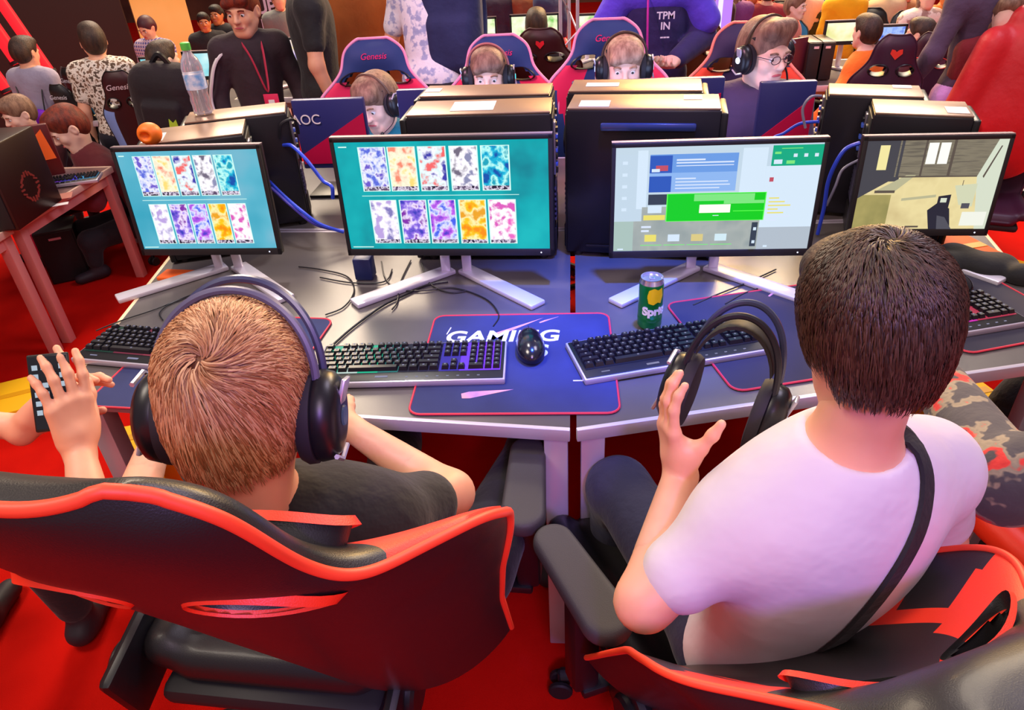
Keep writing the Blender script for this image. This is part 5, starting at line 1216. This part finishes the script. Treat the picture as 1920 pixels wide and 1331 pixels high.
# ------------------------------------------------------------------ standing people
def SPn(label, px, s, yaw, top, hairs, bottom=None, lean=0.0, pitch=0.0, hyaw=0.0, sleeve='short', skin=SKIN, zrel=1.615, L=None, Rr=None, group='people standing around the hall', face=None, vox=.014, hvox=.008, hs=1.0, Y=None, **kw):
    q = onz(px[0], px[1], zrel * s) if Y is None else ony(px[0], px[1], Y); j, hc_ = stand_joints(q.x, q.y, yaw, s, lean, L, Rr)
    fc = (math.cos(yaw + hyaw) < .2) if face is None else face
    return person(label, j, (hc_, yaw + hyaw, pitch, 0, s * hs), top, bottom or cloth('dark_jeans', '22202c'), hairs, skin=skin, s=s, sleeve=sleeve, group=group, face=fc, vox=vox, hvox=hvox, **kw)
pi = math.pi
M_gray = cloth('gray_tee', '9c94ac', 'a8a0b8'); 
r = SPn('person in a gray shirt with a purple drawstring bag, back turned', (45, 104), .66, -.15, M_gray, (H_DBR, 'short'), pitch=-.2, Y=4.15, hs=1.12)
o_, c, R, hs = r[1:]
sh = c - V(0, 0, .30)
B = Blob(); B.ell(sh + V(.02, -.125, -.08), V(.062, .030, .09), k=.02); B.cap(sh + V(-.02, -.13, -.02), sh + V(.06, -.13, -.02), .03, k=.02); P, Q = B.mesh(.010)
o = pymesh('drawstring_bag', P, Q, mat('purple_nylon', '7a18d0', rough=.5, color2='8c28e8', cscale=12), label='shiny purple drawstring bag on the gray shirt', cat='bag')
b = nb(); 
for x in (-1, 1): tube(b, [sh + V(.02 + x * .05, -.13, -.01), sh + V(x * .08, -.085, .13), sh + V(x * .09, .0, .175)], .004, n=5)
fin('drawstring', b, M_black_c, o)
M_flo = cloth('floral', 'd8c8b8', sc=42, stops=[(.0, '4a3430'), (.42, '5c4638'), (.46, 'e8dccc'), (.56, 'f0e4d8'), (.6, '8c6a50'), (.8, '4a3430')])
SPn('person in a brown and cream floral shirt, back turned', (172, 76), .71, .35, M_flo, (H_DBR, 'short'), skin=SKIN, hyaw=.3, Y=3.9, hs=1.1)
M_pla = cloth('plaid', 'b8a0c0', sc=14, pattern='check', stops=[(.0, '3c3c90'), (.4, '8878b0'), (.6, 'e8d8e0'), (1., 'c090a0')])
SPn('person in a cap and plaid shirt looking down at a phone', (279, 52), .64, pi - .2, M_pla, (mat('cap_maroon', '4a1c28'), 'bowl'), pitch=-.4, L=((-.06, .02, -.24), (.05, .24, -.22)), Rr=((.06, .02, -.24), (-.05, .24, -.22)))
SPn('bearded person in a black T-shirt in front of the yellow board', (383, 42), .60, pi + .4, M_btee, (H_BLK, 'short'), skin=SKIN3, hvox=.008)
SPn('person in black half hidden behind the tracksuit boy', (408, 28), .62, pi, M_btee, (H_BLK, 'short'), skin=SKIN3)
M_trk = cloth('black_tracksuit', '2c1c24', '38242e', 6)
r = SPn('boy in a black striped track jacket with a pink lanyard', (452, 20), .80, pi + .55, M_trk, (H_AUB, 'fringe'), bottom=M_trk, sleeve='long', pitch=-.15, hyaw=-.55, skin=SKIN, vox=.010, hvox=.004, hs=1.18, arm_s=1.1, mass=.95, L=((-.09, -.02, -.27), (-.07, .10, -.50)), Rr=((.09, -.02, -.27), (.07, .06, -.50)))
rb, o_, c, R, hs = r
fr = frame(pi + .55)
def TP(x, y, z): return Vector(c + fr @ (V(x, y, z) * .80))
for k in range(2):
    b = nb(); tube(b, [TP(.09, .03, -.16) - Vector(o_), TP(.215, .055 - .02 * k, -.24) - Vector(o_), TP(.275 + .0 * k, .045 - .03 * k, -.36) - Vector(o_), TP(.305, .02 - .03 * k, -.50) - Vector(o_), TP(.275, .075 - .03 * k, -.68) - Vector(o_)], .007, n=6, smooth=6); fin('sleeve_stripe', b, mat('white_stripe', 'e8dce0', rough=.7), rb)
b = nb(); tube(b, [TP(-.06, .03, -.15), TP(-.05, .115, -.24), TP(-.02, .155, -.44), TP(.03, .14, -.24), TP(.06, .03, -.15)], .010, n=6, smooth=5, flat=.3); la = fin('lanyard', b, mat('rose_ribbon', 'c83858', rough=.6), label='pink lanyard with a badge on the track jacket', cat='lanyard')
b = nb(); q = TP(-.03, .165, -.49); box(b, (.075, .006, .06), Matrix.Translation(q), bev=.002); fin('badge', b, mat('badge_pink', 'e83060', rough=.5), la)
b = nb(); box(b, (.03, .008, .022), Matrix.Translation(q + Vector((0, -.002, -.008)))); fin('badge_photo', b, M_label, la)
SPn('person in a black T-shirt, arm hanging, seen from the side', (592, 90), .92, -1.2, M_btee, (H_DBR, 'short'), bottom=cloth('dark_jeans', '22202c'), skin=SKIN, vox=.010, Y=3.75)
SPn('person in a rust orange coat, back turned', (685, 60), 1.0, .1, cloth('rust_coat', 'b05c24', 'c06c30', 3), (H_DBR, 'short'), sleeve='long', bottom=cloth('rust_coat', 'b05c24'), mass=1.15, vox=.012, arm_s=1.3, Y=4.25)
M_wf = cloth('white_floral', 'd8e0f0', sc=24, stops=[(.0, '8898c8'), (.42, 'a8b4d8'), (.5, 'eef2fa'), (.8, 'e8ecf8')])
r = SPn('person bending forward in a pale floral shirt', (805, 90), .95, -.1, M_wf, (H_DBR, 'short'), lean=.32, L=((-.10, .0, -.27), (.02, .10, -.42)), vox=.010, Y=3.75)
o_, c = r[1], r[2]
B = Blob(); q = c + V(.09, -.14, -.36); B.bx(q, V(.155, .10, .23), frame(0, -.15), rd=.07, k=.03); B.bx(q + V(0, -.09, -.06), V(.11, .04, .12), frame(0, -.15), rd=.035, k=.03); P, Q = B.mesh(.012)
o = pymesh('backpack', P, Q, cloth('navy_backpack', '1c2450', '26305e', 6), label='big navy backpack on the bending person', cat='backpack')
b = nb()
for x in (-1, 1): tube(b, [q + V(x * .12, .06, .2), q + V(x * .13, .16, .24), q + V(x * .14, .24, .05), q + V(x * .14, .12, -.15)], .016, n=6, flat=.4)
fin('backpack_strap', b, cloth('navy_backpack', '1c2450'), o)
M_hood = cloth('navy_hoodie', '241c50', '2c2460', 5); M_hood2 = cloth('violet_yoke', '5038d8', '5c44e0', 5)
r = SPn('person in a navy and violet hoodie with both hands together', (1228, 50), .93, pi, M_hood, (H_DBR, 'short'), sleeve='long', L=((-.09, .0, -.27), (.07, .24, -.33)), Rr=((.09, .0, -.27), (-.07, .24, -.33)), vox=.010, skin=SKIN2, mass=1.1, arm_s=1.35, hands={'L': dict(n=(0, 0, 1), curl=[(.5, .8, .6)] * 4), 'R': dict(n=(0, 0, 1), curl=[(.5, .8, .6)] * 4)}, bottom=cloth('dark_jeans', '22202c'), Y=3.85)
rb, o_, c, R, hs = r
B = Blob(); B.ell(c + V(0, .01, -.24), V(.20, .118, .10), k=.02); 
for x in (-1, 1): B.cap(c + V(x * .15, .0, -.22), c + V(x * .24, .0, -.36), .078, .07, k=.03)
P, Q = B.mesh(.010); pymesh('hoodie_yoke', P - o_, Q, M_hood2, rb)
text_obj('hoodie_print', 'TPM\nIN\n---', .045, M_print, rb, Matrix.Translation(Vector(c - o_ + V(.03, -.150, -.36))) @ Matrix.Rotation(pi / 2, 4, 'X'), bold=.001)
b = nb(); tube(b, [c + V(-.05, -.05, -.16), c + V(-.055, -.155, -.30), c + V(-.05, -.165, -.46)], .009, n=6, smooth=5, flat=.3); fin('lanyard', b, mat('magenta_ribbon', 'e030b0', rough=.6), label='magenta lanyard over the navy hoodie', cat='lanyard')
SPn('person in a plum gray suit with lilac trousers, back turned', (1826, 80), .84, .35, cloth('plum_suit', '4a3850', '543f5a', 4), (H_DBR, 'short'), sleeve='long', bottom=cloth('lilac_trousers', 'c890d8', 'd09ce0'), mass=.85, L=((-.12, -.02, -.25), (-.14, .10, -.46)), vox=.012, arm_s=.95, Y=3.75)

# ------------------------------------------------------------------ seated people at the side tables
(r, off, c, R, hs), h_ = seat_person('boy in a burgundy jacket bowed over the side table', (128, 240), 3.56, .84, 2.35, cloth('burgundy_jacket', '5c1420', '6c1a28', 4), (H_AUB, 'short'), lean=.45, pitch=-.5, group='people at the side table', hs=1.12, hvox=.005, vox=.012, arm_s=1.2, zs=.18, L=((-.08, .14, -.14), (.0, .34, -.10)), Rr=((.08, .14, -.14), (.0, .34, -.10)))
seat_person('person with brown hair behind the orange and red panel', (35, 214), 3.8, .74, 2.6, cloth('dark_red_shirt', '4a1018'), (H_BR, 'short'), lean=.3, pitch=-.3, group='people at the side table', zs=.24, hs=1.1)
seat_person('boy in a pale pink shirt facing a cyan screen', (308, 112), 4.0, .80, -.5, cloth('pale_pink_shirt', 'd8b0a8', 'e0bab0'), (H_DBR, 'short'), lean=.15, sleeve='short', group='people at the side table', face=False, zs=.36)
seat_person('person in an orange shirt playing at the yellow screen', (1624, 60), 4.0, .68, .45, cloth('bright_orange', 'f06c10', 'f87c20'), (H_DBR, 'short'), lean=.2, sleeve='long', group='people at the tables beyond', face=False, L=((-.12, .10, -.22), (-.22, .34, -.26)), zs=.40)
seat_person('person with headphones between the plum chairs', (1724, 64), 4.25, .66, .9, cloth('tan_shirt', 'b88860'), (H_DBR, 'short'), lean=.1, group='people at the tables beyond', face=False, zs=.42)
seat_person('person whose dark hair tops the maroon chair', (1006, 48), 4.9, .84, 0, cloth('black_hood', '201418'), (H_DBR, 'short'), lean=0, group='people at the tables beyond', face=False, zs=.36)
seat_person('person in a pinkish shirt beside the maroon screen back', (1492, 14), 4.7, .58, -2.2, cloth('salmon_shirt', 'd87c6c'), (H_BR, 'short'), lean=.1, group='people at the tables beyond', zs=.45)
seat_person('small person in red reaching to the violet screen', (590, 60), 4.6, .72, .9, cloth('red_shirt', 'e02418'), (H_DBR, 'short'), lean=.3, sleeve='short', group='people at the tables beyond', face=False, zs=.36)

# ------------------------------------------------------------------ furniture beyond
def far_screen(tl, tr, bl, Y, items, label):
    a, b_, c_ = ony(*tl, Y), ony(*tr, Y), ony(*bl, Y); zb = c_.z; h = (a.z + b_.z) / 2 - zb
    return monitor((a.x, Y), (b_.x, Y), zb, h, items, label, group='lit screens of the rows beyond', tilt=.0, sw=.16)
E_map = emn('map_green', [(.3, '78c858'), (.45, 'e8f4c0'), (.6, 'f8f8e8'), (.72, '60b8a0')], 14)
E_map2 = emn('map_cream', [(.3, 'd8d860'), (.5, 'fff8d0'), (.7, 'f8f0f0')], 7)
E_vio = emn('violet_page', [(.35, '9078e8'), (.5, 'f0d8f4'), (.65, 'f0e060')], 9); E_blu = emn('blue_page', [(.35, '3c60d8'), (.5, 'a8c4f8'), (.65, '5880e8')], 18); E_cy = emn('cyan_page', [(.35, '60c8d8'), (.6, 'd0f4f4')], 7)
FS = [((864, 34), (930, 33), (866, 72), 4.9, E_map, 'cream and green map screen beyond the navy backpack'), ((955, 28), (1048, 26), (957, 84), 4.9, E_map, 'green map screen behind the maroon chair'),
      ((1083, 26), (1140, 26), (1085, 74), 4.9, E_map, 'green map screen half hidden by the largest navy chair'), ((508, 74), (560, 70), (512, 122), 4.5, E_vio, 'violet and yellow screen beside the track jacket'),
      ((1551, 36), (1618, 42), (1550, 86), 4.4, E_map2, 'pale yellow map screen in front of the orange shirt'), ((1640, 44), (1704, 50), (1641, 84), 4.4, E_blu, 'blue screen in front of the plum chair'),
      ((338, 102), (394, 92), (344, 152), 4.0, E_cy, 'cyan screen beside the track jacket and bottle'), ((257, 110), (290, 106), (262, 128), 4.6, E_cy, 'small pale screen below the plaid shirt')]
for tl, tr, bl, Y, m, lab in FS: far_screen(tl, tr, bl, Y, [(0, 0, 1, 1, m)], lab)
def far_desk(x0, x1, y0, y1, label, z=.70, m=None):
    return desk([(x0, y0), (x1, y0), (x1, y1), (x0, y1)], label, [(x0 + .04, y0 + .04), (x1 - .04, y0 + .04), (x1 - .04, y1 - .04), (x0 + .04, y1 - .04)], z=z, group='desks of the rows beyond', legw=.04)
for o_ in [o for o in COL.objects if o.name.startswith('monitor') and o.get('group') == 'lit screens of the rows beyond']: pass
far_desk(-.85, .50, 4.55, 5.25, 'desk beyond with the green map screens', z=.75)
far_desk(-2.02, -1.30, 4.25, 4.9, 'desk beyond under the violet and yellow screen', z=.75)
far_desk(1.22, 2.10, 4.10, 4.75, 'desk beyond under the pale yellow map screen', z=.75)
far_desk(-2.75, -1.90, 3.85, 4.85, 'desk beyond under the cyan screen', z=.75)
# two dark towers and a screen back on the desk beyond
def plain_tower(x, y, z, w, d, h, label, m, rz=0):
    root = thing('computer_tower', (x, y, z), rz, label, 'computer', 'computer towers seen at the side tables')
    b = nb(); box(b, (w, d, h), T(0, 0, h / 2), bev=.008); fin('case', b, m, root)
    b = nb(); box(b, (w * .9, .008, h * .94), T(0, -d / 2 - .003, h / 2), bev=.003); fin('front_panel', b, M_mblack, root)
    b = nb(); box(b, (w * .3, .004, .012), T(0, -d / 2 - .008, h * .86)); fin('front_badge', b, M_silver, root)
    return root
for k, px in enumerate(((1525, 95), (1546, 97))):
    q = ony(px[0], px[1], 4.25); plain_tower(q.x, 4.32, .752, .085, .22, .20, ('dark brown tower near the maroon screen back', 'dark brown tower touching the pale yellow screen')[k], mat('brown_case', '3c2420', rough=.4))  # plain dark brown cases
q = ony(1500, 90, 4.2); 
b = nb(); box(b, (.10, .02, .19), T(q.x, 4.22, .88, rz=.5), bev=.004); box(b, (.03, .03, .05), T(q.x, 4.24, .777)); box(b, (.12, .10, .01), T(q.x, 4.24, .757)); fin('monitor', b, mat('maroon_screen_back', '5c2030', rough=.4), label='small maroon back of a screen beside brown towers', cat='monitor')
# pink table frame
desk([(1.02, 3.30), (1.36, 2.95), (1.9, 3.5), (1.55, 3.9)], 'rosy framed table in front of the orange shirt', [(1.06, 3.32), (1.36, 3.0), (1.83, 3.5), (1.55, 3.84)], z=.72, group='rosy framed side tables', legm=mat('rosy_frame', 'd88a84', rough=.5), legw=.04)
root = thing('paper_cup', (*onz(1537, 168, .72).xy, 0), 0, 'white and orange bucket under the rosy framed table', 'bucket')
b = nb(); lathe(b, [(.05, .0), (.065, .02), (.075, .16)], n=24); fin('bucket_body', b, M_orange, root); b = nb(); lathe(b, [(.0755, .16), (.08, .17), (.082, .22), (.07, .225)], n=24); fin('bucket_rim', b, M_label, root)
root.name = 'bucket'
# ---- table with the fan tower at the side
M_rosy = mat('rosy_frame', 'd88a84', rough=.5); M_rtop = mat('side_table_top', '8c6c68', rough=.35)
def side_table(x0, x1, y0, y1, z, label):
    c_ = ((x0 + x1) / 2, (y0 + y1) / 2); root = thing('side_table', (c_[0], c_[1], 0), 0, label, 'table', 'rosy framed side tables')
    b = nb(); box(b, (x1 - x0 - .01, y1 - y0 - .01, .022), T(0, 0, z - .012)); fin('tabletop', b, M_rtop, root, smooth=False)
    b = nb()
    for (ax, ay, bx_, by) in ((x0, y0, x1, y0), (x1, y0, x1, y1), (x1, y1, x0, y1), (x0, y1, x0, y0)): edge_strip(b, (ax - c_[0], ay - c_[1]), (bx_ - c_[0], by - c_[1]), z - .028, z + .002, t=.014)
    fin('edge_strip', b, mat('pale_edge', 'f0c8b0', rough=.5), root)
    for x in (x0 + .03, x1 - .03):
        for y in (y0 + .03, y1 - .03): b = nb(); box(b, (.045, .045, z - .03), T(x - c_[0], y - c_[1], (z - .03) / 2), bev=.003); fin('leg', b, M_rosy, root)
    for x in (x0 + .03, x1 - .03): b = nb(); box(b, (.03, y1 - y0 - .1, .05), T(x - c_[0], 0, z - .055)); fin('side_rail', b, M_rosy, root)
    return root
zt = .615
side_table(-3.7, -2.395, 2.70, 3.45, zt, 'rosy framed table holding the tower with the round fan mark')
side_table(-3.7, -2.395, 1.92, 2.66, zt, 'rosy framed table cut by the frame edge')
q = onz(52, 425, zt); root = plain_tower(q.x - .14, q.y + .12, zt + .001, .24, .36, .34, 'tall black tower with a round dotted fan mark on the side table', mat('maroon_black_case', '2c1614', rough=.4), rz=.1)
b = nb()
for k in range(18): a_ = 2 * pi * k / 18; box(b, (.004, .007, .022), T(.122, math.cos(a_) * .055, .13 + math.sin(a_) * .055, rx=-a_ + pi / 2))
fin('fan_mark', b, mat('fan_mark_red', 'a03028', rough=.5, emit='a03028', es=.4), root)
q = onz(120, 345, zt); keyboard((q.x, q.y), .35, 'keyboard glowing violet and blue on the side table', [('d048c0', .8), ('8838e0', .8), ('5048e8', .8), ('40a8e0', .7)], L=.34, Wd=.13, z=zt + .002, legends=False, group='keyboards on the side table')
for k, (px, lab) in enumerate((((100, 372), 'sheet of paper nearer the table edge'), ((92, 388), 'white strip of paper beside the fan tower'))):
    q = onz(px[0], px[1], zt); b = nb(); box(b, (.16, .035 if k else .09, .001), T(q.x, q.y, zt + .0035, rz=.5)); fin('paper_sheet', b, M_label if k else mat('rosy_paper', 'd88878'), label=lab + ' on the side table', cat='paper')
# panel with orange triangle behind the tower
q = ony(60, 300, 3.05); a_ = ony(0, 262, 3.0); b_ = ony(66, 215, 3.2); w_ = .50
root = thing('monitor', (q.x - .10, 3.15, zt), pi * .0 + .5, 'back of a screen with an orange triangle behind the fan tower', 'monitor', 'screens seen from behind on the far desks')
b = nb(); box(b, (.26, .03, .24), T(0, 0, .17), bev=.005); fin('housing', b, mat('dark_red_housing', '5c0e10', rough=.4), root)
b = nb(); f = [(.02, -.018), (.19, -.018), (.10, -.018)]; quad(b, [(-.08, -.0165, .12), (.12, -.0165, .13), (.10, -.0165, .27), (.0, -.0165, .19)]); fin('orange_inlay', b, M_orange, root, smooth=False)
b = nb(); box(b, (.05, .03, .10), T(0, .02, .055)); box(b, (.2, .14, .012), T(0, .02, .007)); fin('stand', b, M_black, root)
# tower under the table, pink bag, dark things
q = onz(130, 520, 0); root = plain_tower(q.x, q.y + .05, .0, .20, .22, .30, 'black mesh fronted tower standing on the red carpet', mat('black_case_floor', '171116', rough=.5), rz=.5)
q = onz(80, 470, .25); B = Blob(); B.ell((0, 0, .12), (.16, .10, .12)).ell((.05, .0, .20), (.09, .07, .07)); P, Q = B.mesh(.012); o = pymesh('pink_bag', P, Q, mat('hot_pink_nylon', 'f01070', rough=.5), label='hot pink bag under the side table', cat='bag'); o.location = (q.x - .35, q.y + .45, 0); o.name = 'bag'
b = nb(); tube(b, [(-.07, 0, .22), (-.04, 0, .32), (.04, 0, .32), (.07, 0, .22)], .01, n=6); fin('handle', b, M_black, o)
def flat_box(px, w, d, h, rz, m, label, z0=0.0):
    q = onz(px[0], px[1], h + z0); b = nb(); box(b, (w, d, h), T(0, 0, h / 2 + z0), bev=.004); o = fin('cardboard_box', b, m, label=label, cat='box', group='yellow and orange boxes on the carpet'); o.location = (q.x, q.y, 0); o.rotation_euler = (0, 0, rz)
    b = nb(); box(b, (w * .9, .03, .0015), T(0, 0, h + z0 + .001)); fin('tape', b, mat('box_tape', 'e8a818' if m is M_yellow else 'e85818', rough=.4), o); return o
flat_box((45, 735), .26, .26, .10, .5, M_yellow, 'yellow box on the carpet by the phone hands')
flat_box((256, 818), .12, .14, .30, .3, M_yellow, 'small yellow box glimpsed beside the big headset cup')
flat_box((1800, 740), .24, .20, .28, .3, M_yellow, 'yellow box under the desk beside the printed sleeve')
flat_box((1862, 480), .42, .06, .30, -.75, M_yellow, 'narrow yellow board beyond the end of the desk')
flat_box((1815, 462), .12, .20, .012, .3, M_orange, 'orange folder lying under the shooter game monitor', z0=.751)
# black cloth and round black case beside the mouse
q = onz(1835, 515, .76); B = Blob()
for dx_, dy_, r_ in ((-.07, .03, .05), (0, .05, .06), (.07, .02, .055), (.10, -.05, .045), (.03, -.0, .05), (-.02, .09, .045)): B.ell((dx_, dy_, .012), (r_, r_ * .9, .034), k=.02)
B.bx((0, 0, -.05), (.3, .3, .05), sub=True, k=.004)
P, Q = B.mesh(.005); o = pymesh('folded_jacket', P, Q, cloth('black_fleece', '0e0c10', bscale=60), label='crumpled black cloth lying at the end of the desk', cat='cloth'); o.location = (q.x, q.y + .03, .7515)
# black chair back or bag beside the yellow box
q = onz(1905, 800, .35); B = Blob(); B.ell((0, 0, .24), (.13, .12, .24)).ell((.05, 0, .4), (.08, .08, .08)); P, Q = B.mesh(.014); o = pymesh('black_bag', P, Q, cloth('black_bag_cloth', '0f0d11'), label='round black bag on the carpet beside the printed sleeve', cat='bag'); o.location = (q.x + .12, q.y + .12, 0); o.name = 'bag'
# backpack on the chair at the side
q = ony(278, 250, 3.3); B = Blob(); B.bx((0, 0, .28), (.15, .10, .26), rd=.09, k=.02); B.bx((0, -.09, .16), (.11, .05, .13), rd=.04, k=.03); B.bx((0, -.115, .36), (.08, .02, .05), rd=.015, k=.02); P, Q = B.mesh(.010)
o = pymesh('backpack', P, Q, cloth('black_backpack', '1a1016', '24141c', 6), label='tall black backpack with a small green mark', cat='backpack'); o.location = (q.x, 3.5, .46); o.scale = (1.1, 1.0, 1.22); o.rotation_euler = (.1, .12, .1)
b = nb(); prism(b, [(-.02, -.02), (.0, -.03), (.02, .0), (.015, .03), (0, .015), (-.015, .03)], 0, .003, Matrix.Translation((.05, -.135, .33)) @ Matrix.Rotation(pi / 2, 4, 'X')); fin('green_mark', b, mat('lime_mark', 'b8e040', rough=.5), o)
b = nb(); tube(b, [(-.04, .0, .53), (0, 0, .57), (.04, 0, .53)], .012, n=6); fin('grab_loop', b, M_black, o)
root = thing('stool', (q.x, 3.52, 0), .1, 'dark stool under the tall black backpack', 'stool'); b = nb(); box(b, (.34, .34, .03), T(0, 0, .43), bev=.008); fin('seat', b, M_mblack, root)
for x in (-.14, .14):
    for y in (-.14, .14): b = nb(); box(b, (.03, .03, .415), T(x, y, .2075)); fin('leg', b, M_mblack, root)
# red padded jacket hung over a chair
q = onz(1908, 185, .80); jx, jy = q.x, q.y
M_rj = cloth('red_padded', 'c01018', 'd81c28', 3, bscale=9, bump=.35, rough=.5)
B = Blob(); B.ell((0, .02, .98), (.24, .12, .16), k=.06); B.ell((0, .0, .72), (.27, .14, .30), k=.08); B.cap((-.20, -.02, 1.02), (-.33, -.05, .62), .085, .075, k=.04); B.cap((.20, -.02, 1.02), (.34, -.05, .60), .085, .075, k=.04); B.cap((-.10, .03, 1.13), (.10, .03, 1.13), .055, k=.04); B.ell((0, .05, 1.22), (.08, .07, .09), sub=True, k=.02)
P, Q = B.mesh(.012); o = pymesh('red_jacket', P, Q, M_rj, label='big red padded jacket hanging over a chair back', cat='jacket'); o.location = (jx, jy, 0); o.rotation_euler = (0, 0, -.35); o.scale = (.80, .9, 1)
for k in range(2): b = nb(); cyl(b, ((-.33, .34)[k], -.05, .60), ((-.33, .34)[k], -.05, .565), .074, .068, n=20, bev=.006); fin('cuff', b, mat('dark_red_cuff', '6c0c14', rough=.7), o)
chair((jx - .05, jy - .05), pi - .35, 'plum chair under the red padded jacket', 'plum', tilt=.1, scale=.72, n=(16, 24), group='dark chairs of the row beyond', arms=False)

# ------------------------------------------------------------------ distant crowd
CR = [((862, -28), .62, pi, 'a08458', 'tan coat'), ((905, -30), .62, pi, '3a4884', 'slate blue shirt'), ((930, -22), .60, 0, '28203c', 'dark top over orange trousers'), ((985, -25), .60, pi, '7c4c34', 'brown jumper'),
      ((1030, -28), .62, .3, '2c3c64', 'navy jacket by the truss pole'), ((1290, -20), .70, pi, '5c3424', 'brown top beside the hoodie'), ((1340, -22), .66, pi - .4, '3c2018', 'dark brown jacket'), ((1378, -18), .64, 0, '80407c', 'mauve top'),
      ((1412, -15), .62, pi, 'c06c50', 'salmon jacket'), ((1440, -12), .62, 0, '9c2c38', 'crimson top'), ((1512, -24), .62, pi, 'e8b898', 'peach jumper'), ((1555, -30), .62, pi, '1884b8', 'bright blue top'), ((1592, -28), .64, 0, 'f8b000', 'bright yellow coat'),
      ((1635, -24), .60, pi, '8c5870', 'dusky pink top'), ((1668, -22), .60, 0, 'e8c8a0', 'cream jacket'), ((1700, -16), .58, pi, 'b87848', 'ochre jumper'), ((1736, -6), .62, pi + .2, 'f0dcd0', 'white patterned blouse'), ((1775, -10), .60, pi, 'c06820', 'rust orange top'),
      ((1795, 12), .58, pi, '4c2440', 'plum top with a bright face'), ((1888, 30), .70, pi - .5, '7c1420', 'dark red top and a glowing orange face'), ((1905, -15), .66, 0, 'c07c60', 'tan shirt by the frame corner'), ((522, 0), .66, pi + .5, '7c7c78', 'gray top leaning near the sign'), ((548, -8), .64, 2.2, '241a1c', 'black top near the violet screen'), ((648, -25), .64, pi, 'c0705c', 'pink brown top')]
for k, (px, s, yaw, col, lab) in enumerate(CR):
    pat = cloth('crowd_%d' % k, col, sc=20, stops=[(0, 'e8d0c8'), (.5, 'f4e8e0'), (.6, 'a88880')]) if 'patterned' in lab else cloth('crowd_%d' % k, col)
    bt = {'dark top over orange trousers': 'f05c10', 'bright yellow coat': 'f0a000', 'bright blue top': '1884b8'}.get(lab, ('241c28', '2c3050', '3a2420')[k % 3])
    SPn('small standing person of the crowd in a ' + lab, px, s, yaw, pat, ((H_DBR, H_BR, H_BLK)[k % 3], ('short', 'long', 'fringe')[k % 3]), bottom=cloth('crowd_leg_' + bt, bt), sleeve=('long', 'short')[k % 2], vox=.022, hvox=.013, skin=(SKIN, SKIN2, SKIN3)[k % 3], group='distant crowd', detail=False, face=False)
for px, lab, sc_, rz in (((1466, 2), 'small black chair with a blue side beside the salmon shirt', .72, pi - .1), ((1544, 4), 'small black chair with pale lettering above the dark towers', .70, pi), ((1634, 15), 'small black chair with pale lettering above the yellow screen', .68, pi), ((1700, 20), 'small black chair with pale lettering beside the white blouse', .68, pi)):
    chair_at(px, 0, lab, 'black_plain' if 'blue side' not in lab else 'teal', rz=rz, scale=sc_, n=(14, 22), group='small distant chairs', tilt=.1)
# truss pole
q = ony(1067, 60, 4.6); root = thing('truss_pole', (q.x, 4.6, 0), 0, 'pale lattice truss pole rising between the map screens', 'truss')
for x, y in ((-.05, -.05), (.05, -.05), (0, .05)): b = nb(); cyl(b, (x, y, 0), (x, y, 2.6), .010, n=8); fin('truss_tube', b, M_alu, root)
b = nb(); P3 = [(-.05, -.05), (.05, -.05), (0, .05)]
for k in range(26):
    p_, q_ = P3[k % 3], P3[(k + 1) % 3]; cyl(b, (p_[0], p_[1], .1 * k), (q_[0], q_[1], .1 * k + .1), .005, n=6)
fin('truss_brace', b, M_alu, root)
# dark booth sign with pale letters
q = ony(500, 10, 7.0); root = thing('booth_sign', (q.x, 7.0, 0), 0, 'dark booth sign with big pale letters behind the track jacket', 'sign')
b = nb(); box(b, (.55, .06, 1.3), T(0, 0, .65)); fin('sign_panel', b, mat('sign_dark', '2a1c20', rough=.6), root, smooth=False)
text_obj('sign_lettering', 'UP\nES', .16, M_print, root, Matrix.Translation((.0, -.034, .86)) @ Matrix.Rotation(pi / 2, 4, 'X'), bold=.004)
for m_ in bpy.data.materials: pass
# red standby light on the tower behind the bright teal cards
q = ony(783, 244, 2.02); b = nb(); lathe(b, [(.001, 0), (.006, .001), (.004, .004), (.001, .005)], T(q.x, q.y, q.z, rx=pi / 2), n=12)
_tw = [o for o in COL.objects if o.get('label', '').startswith('computer tower directly behind')][0]
o = fin('standby_light', b, em('standby_red', 'ff3020', 3.0)); o.parent = _tw; o.matrix_parent_inverse = (Matrix.Translation(_tw.location) @ _tw.rotation_euler.to_matrix().to_4x4()).inverted()
# violet lit column far behind the lanyard wearer
q = ony(1352, 60, 5.3); root = thing('light_column', (q.x, 5.3, 0), 0, 'violet and white lit column between the brown chair and the crowd', 'lamp')
b = nb(); box(b, (.10, .10, 1.5), T(0, 0, .78), bev=.01); fin('lit_body', b, em('column_violet', 'c888ff', 1.0), root)
b = nb(); box(b, (.14, .14, .04), T(0, 0, .02), bev=.005); fin('base_plate', b, M_mblack, root)
b = nb(); box(b, (.03, .104, 1.5), T(-.03, -.002, .78)); fin('white_strip', b, em('column_white', 'f4e8ff', 1.1), root)
